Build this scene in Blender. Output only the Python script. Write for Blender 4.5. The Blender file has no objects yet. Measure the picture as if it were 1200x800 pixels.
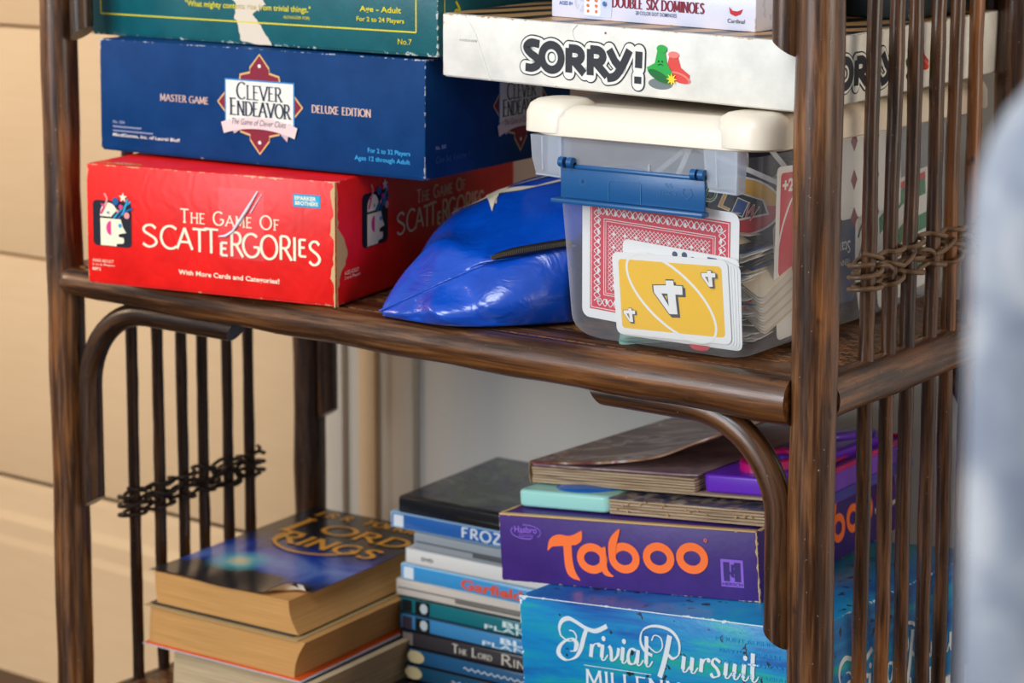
import bpy, bmesh, math, random
from mathutils import Vector, Matrix, Euler
from mathutils.geometry import tessellate_polygon
random.seed(7)
rad = math.radians
S = bpy.context.scene
COL = S.collection

# ------------------------------------------------------------------ materials
def lin(c):
    return tuple(((v/255)/12.92 if v/255 <= .04045 else ((v/255+.055)/1.055)**2.4) for v in c) + (1,)

class NT:
    def __init__(s, name):
        s.m = bpy.data.materials.new(name); s.m.use_nodes = True
        s.t = s.m.node_tree; s.n = s.t.nodes; s.l = s.t.links
        s.b = s.n['Principled BSDF']; s.out = s.n['Material Output']
    def node(s, typ, **kw):
        n = s.n.new(typ)
        for k, v in kw.items():
            if k.startswith('i_'):
                key = k[2:]
                key = int(key) if key.isdigit() else key.replace('_', ' ')
                if hasattr(v, 'is_output'): s.l.new(v, n.inputs[key])
                else: n.inputs[key].default_value = v
            else: setattr(n, k, v)
        return n
    def math(s, op, a, b=None):
        n = s.n.new('ShaderNodeMath'); n.operation = op
        for i, v in enumerate((a, b)):
            if v is None: continue
            if hasattr(v, 'is_output'): s.l.new(v, n.inputs[i])
            else: n.inputs[i].default_value = v
        return n.outputs[0]
    def mix(s, f, a, b):
        n = s.n.new('ShaderNodeMix'); n.data_type = 'RGBA'
        for k, v in ((0, f), (6, a), (7, b)):
            if hasattr(v, 'is_output'): s.l.new(v, n.inputs[k])
            else: n.inputs[k].default_value = v
        return n.outputs[2]
    def coord(s, kind='Object', scale=(1, 1, 1), rot=(0, 0, 0), loc=(0, 0, 0)):
        t = s.n.new('ShaderNodeTexCoord'); m = s.n.new('ShaderNodeMapping')
        s.l.new(t.outputs[kind], m.inputs[0])
        m.inputs['Scale'].default_value = scale; m.inputs['Rotation'].default_value = rot; m.inputs['Location'].default_value = loc
        return m.outputs[0]
    def noise(s, vec, scale, detail=4, rough=.55, dist=0):
        return s.node('ShaderNodeTexNoise', i_Vector=vec, i_Scale=scale, i_Detail=detail, i_Roughness=rough, i_Distortion=dist).outputs[0]
    def ramp(s, f, stops, interp='LINEAR'):
        n = s.n.new('ShaderNodeValToRGB'); s.l.new(f, n.inputs[0]); r = n.color_ramp; r.interpolation = interp
        while len(r.elements) < len(stops): r.elements.new(.5)
        for e, (p, c) in zip(r.elements, stops): e.position = p; e.color = c
        return n.outputs[0]
    def bump(s, h, strength, dist=.001):
        n = s.node('ShaderNodeBump', i_Height=h, i_Strength=strength, i_Distance=dist)
        s.l.new(n.outputs[0], s.b.inputs['Normal'])
    def base(s, c):
        if hasattr(c, 'is_output'): s.l.new(c, s.b.inputs['Base Color'])
        else: s.b.inputs['Base Color'].default_value = c
    def rough(s, v, spec=.5):
        if hasattr(v, 'is_output'): s.l.new(v, s.b.inputs['Roughness'])
        else: s.b.inputs['Roughness'].default_value = v
        s.b.inputs['Specular IOR Level'].default_value = spec

PL = {}
def plain(c, rough=.5, spec=.4, metal=0):
    k = (c, rough, spec, metal)
    if k not in PL:
        m = NT('paint_%d' % len(PL)); v = m.coord(); n = m.noise(v, 180, 3)
        base = lin(c)
        m.base(m.mix(m.math('MULTIPLY', n, .16), base, tuple(x*.72 for x in base[:3])+(1,)))
        m.rough(rough, spec); m.b.inputs['Metallic'].default_value = metal
        m.bump(n, .08, .0006)
        PL[k] = m.m
    return PL[k]

def wood(name, axis, tone=1.0, dark=False, patch=1.0, attr=False):
    m = NT(name)
    if attr:      # grain follows the bent cane
        def co(kind='Object', scale=(1, 1, 1), rot=(0, 0, 0), loc=(0, 0, 0)):
            t_ = m.n.new('ShaderNodeAttribute'); t_.attribute_name = 'grain'; mp = m.n.new('ShaderNodeMapping'); m.l.new(t_.outputs['Vector'], mp.inputs[0])
            mp.inputs['Scale'].default_value = scale; mp.inputs['Location'].default_value = loc; return mp.outputs[0]
        m.coord = co; axis = 2
    sc = [60, 60, 60]; sc[axis] = 3.0
    v = m.coord(scale=tuple(sc)); grain = m.noise(v, 3.2, 7, .65, .3)
    sc2 = [14, 14, 14]; sc2[axis] = 3.0
    big = m.noise(m.coord(scale=tuple(sc2), loc=(3.1, 1.7, 5.3)), 1.3, 3, .5, .6)
    fine = m.noise(m.coord(scale=tuple(s*3.2 for s in sc)), 4, 3)
    t = tone
    c1 = m.ramp(grain, [(.32, (.007*t, .003*t, .0015*t, 1)), (.5, (.058*t, .021*t, .007*t, 1)), (.74, (.25*t, .105*t, .036*t, 1))])
    c2 = m.ramp(grain, [(.3, (.05*t, .015*t, .004*t, 1)), (.72, (.42*t, .15*t, .032*t, 1))])
    f = m.ramp(big, [(.47, (0, 0, 0, 1)), (.60, (1, 1, 1, 1))])
    if dark: f = 0.0
    else: f = m.math('MULTIPLY', f, .75*patch)
    c = m.mix(f, c1, c2)
    sp = m.noise(m.coord(scale=(1, 1, 1)), 420, 2)
    c = m.mix(m.ramp(sp, [(.735, (0, 0, 0, 1)), (.76, (.5, .5, .5, 1))]), c, (.55, .45, .36, 1))
    kn = m.noise(m.coord(scale=(1, 1, .6), loc=(8, 2, 4)), 70, 2)
    c = m.mix(m.ramp(kn, [(.68, (0, 0, 0, 1)), (.76, (.75, .75, .75, 1))]), c, (.008, .004, .003, 1))
    m.base(c)
    m.rough(m.ramp(fine, [(.3, (.24, .24, .24, 1)), (.7, (.42, .42, .42, 1))]), .55)
    m.b.inputs['Coat Weight'].default_value = .2; m.b.inputs['Coat Roughness'].default_value = .2
    m.bump(m.math('ADD', grain, m.math('MULTIPLY', fine, .4)), .22, .0008)
    return m.m

def boxpaper(name, dims, col, wear=(215, 190, 150), amp=.0022, rough=.42, pattern=None, bumpk='swirl', spec=.45):
    """printed cardboard; object space runs 0..dims, so the distance to the nearest edge gives the rubbed rim"""
    m = NT(name)
    o = m.coord(); sep = m.node('ShaderNodeSeparateXYZ', i_0=o)
    d = []
    for i in range(3):
        a = sep.outputs[i]; d.append(m.math('MINIMUM', m.math('ABSOLUTE', a), m.math('ABSOLUTE', m.math('SUBTRACT', dims[i], a))))
    med = m.math('MAXIMUM', m.math('MINIMUM', d[0], d[1]), m.math('MINIMUM', m.math('MAXIMUM', d[0], d[1]), d[2]))
    big = m.math('MAXIMUM', m.math('MAXIMUM', d[0], d[1]), d[2])
    n1 = m.noise(o, 55, 6, .75); n2 = m.noise(m.coord(loc=(4, 4, 4)), 260, 4, .7)
    thr = m.math('MULTIPLY', m.math('SUBTRACT', m.math('ADD', m.math('MULTIPLY', n1, .65), m.math('MULTIPLY', n2, .45)), .535), amp*11)
    # corners wear more
    thr = m.math('ADD', thr, m.math('MULTIPLY', m.math('LESS_THAN', big, .010), amp*.7))
    wm = m.math('LESS_THAN', med, thr)
    c = pattern(m) if pattern else lin(col)
    mott = m.noise(m.coord(loc=(1, 9, 2)), 28, 5, .6)
    if not pattern:
        base = lin(col)
        c = m.mix(m.ramp(mott, [(.35, (0, 0, 0, 1)), (.7, (1, 1, 1, 1))]), tuple(x*.86 for x in base[:3])+(1,), tuple(min(1, x*1.1+.004) for x in base[:3])+(1,))
    scr = m.noise(m.coord(scale=(1, 1, 1), loc=(2, 2, 7)), 120, 6, .8)
    c = m.mix(m.ramp(scr, [(.69, (0, 0, 0, 1)), (.76, (.35, .35, .35, 1))]), c, lin((200, 200, 205)))
    c = m.mix(wm, c, lin(wear))
    m.base(c); m.rough(rough, spec)
    if bumpk == 'swirl':
        h = m.node('ShaderNodeTexWave', i_Vector=m.coord(), i_Scale=22, i_Distortion=14, i_Detail=2, i_Detail_Scale=1.6)
        h = h.outputs[1]
        m.bump(h, .10, .0009)
    else:
        m.bump(m.math('ADD', m.noise(m.coord(), 130, 5, .7), m.math('MULTIPLY', mott, .6)), .3, .0008)
    return m.m

# ------------------------------------------------------------------ mesh helpers
class MB:
    def __init__(s): s.v = []; s.f = []; s.mi = []; s.mats = []; s.sm = []
    def mat(s, m):
        if m not in s.mats: s.mats.append(m)
        return s.mats.index(m)
    def add(s, vs, fs, m, smooth=False):
        k = len(s.v); i = s.mat(m)
        s.v += [tuple(v) for v in vs]
        for f in fs: s.f.append([k+a for a in f]); s.mi.append(i); s.sm.append(smooth)
        return s
    def tube(s, pts, r, m, n=12, closed=False, caps=True, squash=None):
        pts = [Vector(p) for p in pts]; N = len(pts)
        rs = r if isinstance(r, (list, tuple)) else [r]*N
        vs = []; fs = []; up = None
        for i in range(N):
            if closed: t = pts[(i+1) % N]-pts[i-1]
            else: t = pts[min(i+1, N-1)]-pts[max(i-1, 0)]
            t.normalize()
            if up is None:
                a = Vector((0, 0, 1)) if abs(t.z) < .9 else Vector((1, 0, 0)); up = (a-t*a.dot(t)).normalized()
            else: up = (up-t*up.dot(t)).normalized()
            sd = t.cross(up)
            for k in range(n):
                a = 2*math.pi*k/n
                vs.append(pts[i]+up*math.cos(a)*rs[i]*(squash or 1)+sd*math.sin(a)*rs[i])
        acc = 0.0
        if not hasattr(s, 'gr'): s.gr = []
        for i in range(N):
            if i: acc += (pts[i]-pts[i-1]).length
            for k in range(n): s.gr.append((math.cos(2*math.pi*k/n)*rs[i], math.sin(2*math.pi*k/n)*rs[i], acc))
        L = N if closed else N-1
        for i in range(L):
            for k in range(n):
                a = i*n+k; b = i*n+(k+1) % n; c = ((i+1) % N)*n+(k+1) % n; d = ((i+1) % N)*n+k
                fs.append((a, d, c, b))
        if caps and not closed: fs.append(tuple(range(n))); fs.append(tuple((N-1)*n+k for k in reversed(range(n))))
        return s.add(vs, fs, m, True)
    def box(s, lo, hi, m, bevel=0, seg=2, smooth=True):
        bm = bmesh.new(); bmesh.ops.create_cube(bm, size=1)
        for v in bm.verts:
            for i in range(3): v.co[i] = lo[i] if v.co[i] < 0 else hi[i]
        if bevel: bmesh.ops.bevel(bm, geom=bm.edges[:]+bm.verts[:], offset=bevel, segments=seg, affect='EDGES', profile=.5)
        bm.verts.ensure_lookup_table(); bm.verts.index_update()
        s.add([v.co.copy() for v in bm.verts], [[v.index for v in f.verts] for f in bm.faces], m, smooth and bevel > 0)
        bm.free(); return s
    def prism(s, outline, z0, z1, m, smooth=False):
        """extrude an xy outline between two heights"""
        n = len(outline); vs = [(x, y, z0) for x, y in outline]+[(x, y, z1) for x, y in outline]
        fs = [tuple(reversed(range(n))), tuple(range(n, 2*n))]+[(i, (i+1) % n, n+(i+1) % n, n+i) for i in range(n)]
        return s.add(vs, fs, m, smooth)
    def loft(s, rings, m, cap0=True, cap1=True, smooth=True):
        n = len(rings[0]); vs = [p for r in rings for p in r]; fs = []
        for i in range(len(rings)-1):
            for k in range(n): fs.append((i*n+k, i*n+(k+1) % n, (i+1)*n+(k+1) % n, (i+1)*n+k))
        if cap0: fs.append(tuple(reversed(range(n))))
        if cap1: fs.append(tuple((len(rings)-1)*n+k for k in range(n)))
        return s.add(vs, fs, m, smooth)
    def build(s, name, parent=None, label=None, mods=(), autosmooth=True):
        me = bpy.data.meshes.new(name); me.from_pydata(s.v, [], s.f); me.validate()
        for m in s.mats: me.materials.append(m)
        if len(me.polygons) == len(s.f):
            me.polygons.foreach_set('material_index', s.mi); me.polygons.foreach_set('use_smooth', s.sm)
        if len(getattr(s, 'gr', [])) == len(s.v) and len(me.vertices) == len(s.v):
            at = me.attributes.new('grain', 'FLOAT_VECTOR', 'POINT'); at.data.foreach_set('vector', [c for g in s.gr for c in g])
        me.update()
        if autosmooth and any(s.sm): me.set_sharp_from_angle(angle=rad(42))
        o = bpy.data.objects.new(name, me); COL.objects.link(o)
        if parent: o.parent = parent
        if label: o['label'] = label
        for t, kw in mods:
            mo = o.modifiers.new(t, t)
            for k, v in kw.items(): setattr(mo, k, v)
        return o

def thing(name, label, cat, loc=(0, 0, 0), rot=(0, 0, 0), group=None):
    o = bpy.data.objects.new(name, None); COL.objects.link(o); o.empty_display_size = .02
    o.location = loc; o.rotation_euler = rot
    o['label'] = label; o['category'] = cat
    if group: o['group'] = group
    return o
def tag(o, label, cat, group=None, kind=None):
    if label: o['label'] = label
    if cat: o['category'] = cat
    if group: o['group'] = group
    if kind: o['kind'] = kind
    return o

# ------------------------------------------------------------------ printed art on flat faces
FONTC = {}
def font_mesh(s, bold=0.0, shear=0.0):
    k = (s, bold, shear)
    if k not in FONTC:
        c = bpy.data.curves.new('lettering', 'FONT'); c.body = s; c.size = 1; c.offset = bold; c.shear = shear; c.resolution_u = 3
        o = bpy.data.objects.new('lettering', c); COL.objects.link(o)
        dg = bpy.context.evaluated_depsgraph_get()
        me = bpy.data.meshes.new_from_object(o.evaluated_get(dg))
        vs = [v.co.copy() for v in me.vertices]; fs = [tuple(p.vertices) for p in me.polygons]
        bpy.data.objects.remove(o); bpy.data.curves.remove(c); bpy.data.meshes.remove(me)
        x0 = min(v.x for v in vs); x1 = max(v.x for v in vs); y0 = min(v.y for v in vs); y1 = max(v.y for v in vs)
        FONTC[k] = ([((v.x-x0)/(x1-x0), (v.y-y0)/(y1-y0)) for v in vs], fs)
    return FONTC[k]

def arc(cx, cy, rx, ry, a0, a1, n=14):
    return [(cx+rx*math.cos(rad(a0+(a1-a0)*i/n)), cy+ry*math.sin(rad(a0+(a1-a0)*i/n))) for i in range(n+1)]
def wav(p0, p1, amp, n, ph=0): return [(p0[0]+(p1[0]-p0[0])*i/n-(p1[1]-p0[1])/math.dist(p0, p1)*amp*math.sin(i*math.pi/2+ph), p0[1]+(p1[1]-p0[1])*i/n+(p1[0]-p0[0])/math.dist(p0, p1)*amp*math.sin(i*math.pi/2+ph)) for i in range(n+1)]
def spline(P, n=8):
    out = []
    for i in range(len(P)-1):
        p0 = P[max(i-1, 0)]; p1 = P[i]; p2 = P[i+1]; p3 = P[min(i+2, len(P)-1)]
        for k in range(n):
            t = k/n
            out.append(tuple(.5*((2*b)+(-a+c)*t+(2*a-5*b+4*c-d)*t*t+(-a+3*b-3*c+d)*t**3) for a, b, c, d in zip(p0, p1, p2, p3)))
    out.append(tuple(P[-1])); return out
# capital letters as pen strokes, cap height 1: (advance, strokes)
GL = {
 'A': (.80, [[(0, 0), (.4, 1)], [(.4, 1), (.8, 0)], [(.15, .34), (.65, .34)]]),
 'B': (.62, [[(.08, 0), (.08, 1)], [(.08, 1), (.3, 1)]+arc(.3, .76, .22, .24, 90, -90)+[(.08, .52)], [(.3, .52)]+arc(.32, .26, .26, .26, 90, -90)+[(.08, 0)]]),
 'C': (.74, [arc(.42, .5, .40, .51, 48, 312, 22)]),
 'D': (.76, [[(.08, 0), (.08, 1)], [(.08, 1), (.3, 1)]+arc(.3, .5, .42, .5, 90, -90, 20)+[(.08, 0)]]),
 'E': (.56, [[(.08, 0), (.08, 1)], [(.08, 1), (.52, 1)], [(.08, .53), (.44, .53)], [(.08, 0), (.54, 0)]]),
 'F': (.54, [[(.08, 0), (.08, 1)], [(.08, 1), (.52, 1)], [(.08, .52), (.44, .52)]]),
 'G': (.80, [arc(.42, .5, .40, .51, 48, 330, 22)+[(.77, .44)], [(.52, .44), (.80, .44)]]),
 'H': (.74, [[(.08, 0), (.08, 1)], [(.66, 0), (.66, 1)], [(.08, .52), (.66, .52)]]),
 'I': (.20, [[(.1, 0), (.1, 1)]]),
 'J': (.36, [[(.26, 1), (.26, .1)]+arc(.12, .1, .14, .16, 0, -120, 6)]),
 'K': (.68, [[(.08, 0), (.08, 1)], [(.6, 1), (.08, .42)], [(.24, .58), (.66, 0)]]),
 'L': (.54, [[(.08, 0), (.08, 1)], [(.08, 0), (.52, 0)]]),
 'M': (.92, [[(.08, 0), (.12, 1)], [(.12, 1), (.46, .1)], [(.46, .1), (.8, 1)], [(.8, 1), (.84, 0)]]),
 'N': (.78, [[(.08, 0), (.08, 1)], [(.08, 1), (.68, 0)], [(.68, 0), (.68, 1)]]),
 'O': (.86, [arc(.43, .5, .41, .51, 0, 360, 32)]),
 'P': (.58, [[(.08, 0), (.08, 1)], [(.08, 1), (.3, 1)]+arc(.3, .74, .24, .26, 90, -90)+[(.08, .48)]]),
 'R': (.66, [[(.08, 0), (.08, 1)], [(.08, 1), (.3, 1)]+arc(.3, .75, .22, .25, 90, -90)+[(.08, .5)], [(.28, .5), (.64, 0)]]),
 'S': (.54, [spline([(.48, .86), (.36, .99), (.2, .98), (.08, .85), (.1, .68), (.27, .54), (.44, .4), (.5, .22), (.4, .05), (.22, -.01), (.04, .12)], 5)]),
 'T': (.64, [[(.32, 0), (.32, 1)], [(0, 1), (.64, 1)]]),
 'U': (.74, [[(.08, 1), (.08, .3)]+arc(.37, .3, .29, .31, 180, 360, 12)+[(.66, 1)]]),
 'V': (.76, [[(0, 1), (.38, 0)], [(.38, 0), (.76, 1)]]),
 'X': (.72, [[(0, 1), (.7, 0)], [(.7, 1), (0, 0)]]),
 'Y': (.70, [[(0, 1), (.35, .48)], [(.7, 1), (.35, .48)], [(.35, .48), (.35, 0)]]),
 'W': (1.06, [[(0, 1), (.27, 0)], [(.27, 0), (.53, .9)], [(.53, .9), (.79, 0)], [(.79, 0), (1.06, 1)]]),
 'Z': (.64, [[(.04, 1), (.6, 1)], [(.6, 1), (.02, 0)], [(.02, 0), (.62, 0)]]),
 ' ': (.34, []), '.': (.2, [[(.08, .02), (.12, .02)]]),
}
class Art:
    """flat printing on one face of a box: u to the right, v up, in metres, n outwards"""
    def __init__(s, o, u, v, n, lift=.00025):
        s.o = Vector(o); s.u = Vector(u); s.v = Vector(v); s.n = Vector(n); s.mb = MB(); s.k = lift; s.warp = None
    def P(s, p): 
        if s.warp: return s.warp(p[0], p[1], s.k)
        return s.o+s.u*p[0]+s.v*p[1]+s.n*s.k
    def up(s, d=.00009): s.k += d; return s
    def poly(s, pts, m):
        tris = tessellate_polygon([[Vector((p[0], p[1], 0)) for p in pts]])
        s.mb.add([s.P(p) for p in pts], tris, m); return s.up()
    def rect(s, x0, y0, x1, y1, m, r=0, n=5):
        if r: pts = arc(x1-r, y1-r, r, r, 0, 90, n)+arc(x0+r, y1-r, r, r, 90, 180, n)+arc(x0+r, y0+r, r, r, 180, 270, n)+arc(x1-r, y0+r, r, r, 270, 360, n)
        else: pts = [(x0, y0), (x1, y0), (x1, y1), (x0, y1)]
        return s.poly(pts, m)
    def ell(s, cx, cy, rx, ry, m, rot=0, n=28):
        c, q = math.cos(rad(rot)), math.sin(rad(rot))
        return s.poly([(cx+x*c-y*q, cy+x*q+y*c) for x, y in arc(0, 0, rx, ry, 0, 360, n)[:-1]], m)
    def stroke(s, pts, w, m, thin=None, nib=0.0, round_=False, up=True, w1=None):
        """w is the full width across a stroke at right angles to the nib, thin along it"""
        N = len(pts); vs = []; cl = math.dist(pts[0], pts[-1]) < 1e-6 and N > 3
        for i in range(N):
            a = pts[i-1] if i else (pts[-2] if cl else pts[0]); b = pts[i+1] if i < N-1 else (pts[1] if cl else pts[-1])
            dx, dy = b[0]-a[0], b[1]-a[1]; L = math.hypot(dx, dy) or 1; dx /= L; dy /= L
            ww = w if w1 is None else w+(w1-w)*i/(N-1)
            if thin is not None: ww = thin+(ww-thin)*abs(dy*math.cos(nib)-dx*math.sin(nib))
            h = ww/2
            vs += [s.P((pts[i][0]-dy*h, pts[i][1]+dx*h)), s.P((pts[i][0]+dy*h, pts[i][1]-dx*h))]
        s.k += 4e-6
        s.mb.add(vs, [(2*i, 2*i+1, 2*i+3, 2*i+2) for i in range(N-1)], m)
        if round_:
            if round_ == 'all':
                ds = [pts[0]]; 
                for i in range(1, N-1):
                    a1 = math.atan2(pts[i][1]-pts[i-1][1], pts[i][0]-pts[i-1][0]); a2 = math.atan2(pts[i+1][1]-pts[i][1], pts[i+1][0]-pts[i][0])
                    if abs((a2-a1+math.pi) % (2*math.pi)-math.pi) > .5: ds.append(pts[i])
                if not cl: ds.append(pts[-1])
                else: ds = ds[1:]
            else: ds = (pts[0], pts[-1])
            for p in ds:
                s.k += 4e-6; h = w/2; s.mb.add([s.P((p[0]+h*math.cos(a*math.pi/9), p[1]+h*math.sin(a*math.pi/9))) for a in range(18)], [tuple(range(18))], m)
        return s.up() if up else s
    def caps(s, txt, x, y, h, m, width=None, thick=.15, thin=.05, serif=True, small=1.0, gap=.14, slope=0.0):
        """stroke capitals; lower-case input letters are drawn as small capitals"""
        adv = 0; lay = []
        for ch in txt:
            sc = small if ch.islower() else 1.0
            g = GL[ch.upper()]; lay.append((adv, sc, g)); adv += (g[0]+gap)*sc
        adv -= gap; kx = h if width is None else width/adv
        for a, sc, g in lay:
            for st in g[1]:
                pts = [(x+(a+px*sc)*kx+py*sc*h*slope, y+py*sc*h) for px, py in st]
                s.stroke(pts, thick*h*sc, m, thin*h*sc, .12, up=False)
                if serif:
                    for e, q in ((0, 1), (-1, -2)):
                        py = st[e][1]; dx = abs(st[e][0]-st[q][0]); dy = abs(st[e][1]-st[q][1])
                        if py in (0, 1) and dy > dx*.8 and dy > .2:
                            p = (x+(a+st[e][0]*sc)*kx, y+py*sc*h); w = .13*h*sc
                            s.stroke([(p[0]-w, p[1]), (p[0]+w, p[1])], thin*h*sc*1.1, m, up=False)
        return s.up()
    def text(s, t, x, y, w, h, m, bold=0.0, shear=0.0, rot=0, both=None):
        vs, fs = font_mesh(t, bold, shear); c, q = math.cos(rad(rot)), math.sin(rad(rot))
        s.mb.add([s.P((x+a*w*c-b*h*q, y+a*w*q+b*h*c)) for a, b in vs], fs, m); return s.up()
    def cut(s, name, parent):
        s.mb.build(name, parent, None, autosmooth=False); s.mb = MB(); return s
    def done(s, name, parent, label=None):
        return s.mb.build(name, parent, label, autosmooth=False)

# ------------------------------------------------------------------ camera
FPX = 2636.0
cam_d = bpy.data.cameras.new('camera'); cam = bpy.data.objects.new('camera', cam_d); COL.objects.link(cam); S.camera = cam
CAMP = Vector((0.6867, -1.2554, 1.1392)); pitch = math.atan(351/2636)
cam.location = CAMP; cam.rotation_euler = (math.pi/2-pitch, 0, rad(36.5))
cam_d.sensor_width = 36; cam_d.sensor_fit = 'HORIZONTAL'; cam_d.lens = FPX/1200*36
cam_d.shift_y = -(400-191)/1200   # the photograph is cropped below the optical axis
cam_d.clip_start = .02
cam_d.dof.use_dof = True; cam_d.dof.focus_distance = 1.50; cam_d.dof.aperture_fstop = 9.0

# ------------------------------------------------------------------ room
def siding_mat():
    m = NT('cream_painted_boards'); n = m.noise(m.coord(scale=(2, 1, 14)), 9, 5)
    m.base(m.mix(n, lin((226, 192, 150)), lin((216, 181, 138)))); m.rough(.55, .3)
    m.bump(n, .1, .001); return m.m
CREAM = siding_mat()
PALE = plain((216, 204, 186), .5, .3)
GREYW = plain((216, 214, 208), .45, .35)
FLOORZ = .224
def structure(o): o['kind'] = 'structure'; return o
mb = MB()
zs = [FLOORZ+.182, .450, .706, .962, 1.218, 1.474, 1.73, 1.986, 2.242]
for a, b in zip(zs[1:-1], zs[2:]):      # boards with a small eased joint between
    mb.box((-2.6, .402, a+.0014), (-.765, .42, b-.0014), CREAM, .003, 2)
mb.box((-2.6, .412, FLOORZ), (-.765, .44, zs[-1]), plain((120, 92, 62)))
structure(mb.build('wall_back'))
mb = MB()   # skirting under the boards with a sloped cap
prof = [(.402, FLOORZ), (.390, FLOORZ), (.390, .375), (.3925, .384), (.3925, .402), (.397, .412), (.400, .440), (.402, .4486)]
rings = [[(x, y, z) for y, z in prof] for x in (-2.6, -.765)]
mb.loft(rings, CREAM, smooth=False); structure(mb.build('baseboard_back'))
mb = MB()   # door casing: stepped mouldings beside the pale panel
for x0, x1, y0, m in ((-.765, -.738, .388, PALE), (-.738, -.722, .396, PALE), (-.722, -.700, .393, CREAM), (-.700, -.682, .399, PALE), (-.682, -.655, .396, PALE)):
    mb.box((x0, y0, FLOORZ), (x1, .44, 2.2), m, .003, 2)
structure(mb.build('trim_1'))
mb = MB()
mb.box((-.655, .405, FLOORZ), (.95, .445, 2.2), GREYW, .003)
mb.box((-.60, .398, .98), (.2, .41, .995), GREYW, .003)
structure(mb.build('door_1'))
def floor_mat():
    m = NT('dark_floor_boards'); v = m.coord(scale=(1, 1, 1))
    br = m.node('ShaderNodeTexBrick', i_Vector=v, i_Scale=3, i_Color1=lin((92, 58, 36)), i_Color2=lin((72, 44, 28)), i_Mortar=lin((30, 18, 12)))
    br.inputs['Mortar Size'].default_value = .004; br.inputs['Brick Width'].default_value = 2.5
    n = m.noise(m.coord(scale=(2, 20, 1)), 6, 5)
    m.base(m.mix(m.math('MULTIPLY', n, .5), br.outputs[0], lin((50, 30, 20)))); m.rough(.35); return m.m
mb = MB(); mb.box((-2.6, -3.4, FLOORZ-.05), (2.6, .44, FLOORZ), floor_mat()); structure(mb.build('floor'))

# ------------------------------------------------------------------ rattan shelf unit
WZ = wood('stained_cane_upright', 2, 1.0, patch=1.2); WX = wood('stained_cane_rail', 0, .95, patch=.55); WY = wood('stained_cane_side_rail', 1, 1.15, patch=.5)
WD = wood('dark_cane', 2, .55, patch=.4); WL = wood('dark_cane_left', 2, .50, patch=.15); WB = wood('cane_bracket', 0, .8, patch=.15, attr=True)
XL = -.7025; YB = .300; RP = .0152
shelf = thing('shelving_unit', 'dark brown cane shelving unit with slatted sides and curved corner brackets', 'shelf', (XL/2, YB/2, FLOORZ))
IV = Matrix.Translation(-Vector((XL/2, YB/2, FLOORZ)))
def sbuild(mb, name, label=None, mods=()):
    mb.v = [tuple(IV @ Vector(v)) for v in mb.v]; return mb.build(name, shelf, label, mods)
def bulge(r, seed, zs_):    # slight natural thickening of the cane
    rr = random.Random(seed); return [r*(1+rr.uniform(-.035, .035)) for _ in zs_]
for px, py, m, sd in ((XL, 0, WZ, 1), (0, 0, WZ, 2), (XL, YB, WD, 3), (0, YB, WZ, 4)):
    mb = MB(); zz = [FLOORZ+i*(1.30/26) for i in range(27)]; zz[-1] = FLOORZ+1.3
    jr = random.Random(sd)
    mb.tube([(px+jr.uniform(-.0006, .0006), py+jr.uniform(-.0006, .0006), z) for z in zz], bulge(RP, sd, zz), m, 24)
    sbuild(mb, 'post')
LEV = (.4185, .7952, 1.185)
for z in LEV:
    # front rail: left end is rounded over and lies against the post, right end is coped into it
    mb = MB(); x0 = XL+.004; x1 = -.012
    pts = []; rs = []
    for dx, r in ((0, .004), (.0010, .0070), (.003, .0095), (.007, .0110), (.014, .0114)): pts.append((x0+dx+.004, -.008, z+.0158-r*(1 if r > .01 else .4)-(0 if r > .01 else .0066))); rs.append(r)
    for i in range(1, 25):
        t = i/24; r = .0114+.0052*t**.8+.0003*math.sin(i*1.7); pts.append((x0+.018+(x1-x0-.018)*t, -.008+.005*t, z+.0158-r)); rs.append(r)
    mb.tube(pts, rs, WX, 24); sbuild(mb, 'front_rail')
    mb = MB(); mb.tube([(XL+.01+(x1-XL-.01)*i/12, YB, z) for i in range(13)], .0150, WD, 16); sbuild(mb, 'back_rail')
    for X, m in ((XL, WD), (0, WY)):
        mb = MB(); mb.tube([(X, .010+(YB-.02)*i/12, z+.0006*math.sin(i)) for i in range(13)], .0138, m, 20, squash=1.1); sbuild(mb, 'side_rail')
mat = NT('woven_cane_sheet')
wv = mat.node('ShaderNodeTexBrick', i_Vector=mat.coord(), i_Scale=60, i_Color1=(.05, .018, .007, 1), i_Color2=(.30, .12, .035, 1), i_Mortar=(.004, .002, .001, 1))
wv.inputs['Mortar Size'].default_value = .03; wv.inputs['Brick Width'].default_value = .5; wv.inputs['Row Height'].default_value = .25
mat.base(wv.outputs[0]); mat.rough(.42); mat.bump(wv.outputs[1], .6, .002)
for z in LEV:
    mb = MB(); mb.box((XL+.004, .002, z+.004), (-.004, YB-.002, z+.0150), mat.m, .001)
    # a plain slip along the front edge, behind the round rail
    mb.box((XL+.016, .004, z+.006), (-.016, .030, z+.0154), WX, .002)
    sbuild(mb, 'woven_shelf_panel')
YBR = [.0705, .1025, .1315, .1665, .1945, .2270]; YBL = [.0726, .1030, .1321, .1576, .1892, .2171]
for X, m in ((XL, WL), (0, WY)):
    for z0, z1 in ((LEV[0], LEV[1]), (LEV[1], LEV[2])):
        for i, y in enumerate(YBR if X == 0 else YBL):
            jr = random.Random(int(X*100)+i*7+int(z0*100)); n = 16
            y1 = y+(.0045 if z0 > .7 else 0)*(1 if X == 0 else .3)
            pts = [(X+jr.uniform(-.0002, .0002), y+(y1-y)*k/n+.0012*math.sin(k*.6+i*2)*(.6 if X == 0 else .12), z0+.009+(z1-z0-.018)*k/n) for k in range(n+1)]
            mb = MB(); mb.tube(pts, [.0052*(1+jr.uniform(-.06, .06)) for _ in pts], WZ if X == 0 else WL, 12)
            sbuild(mb, 'cane_bar')
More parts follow.
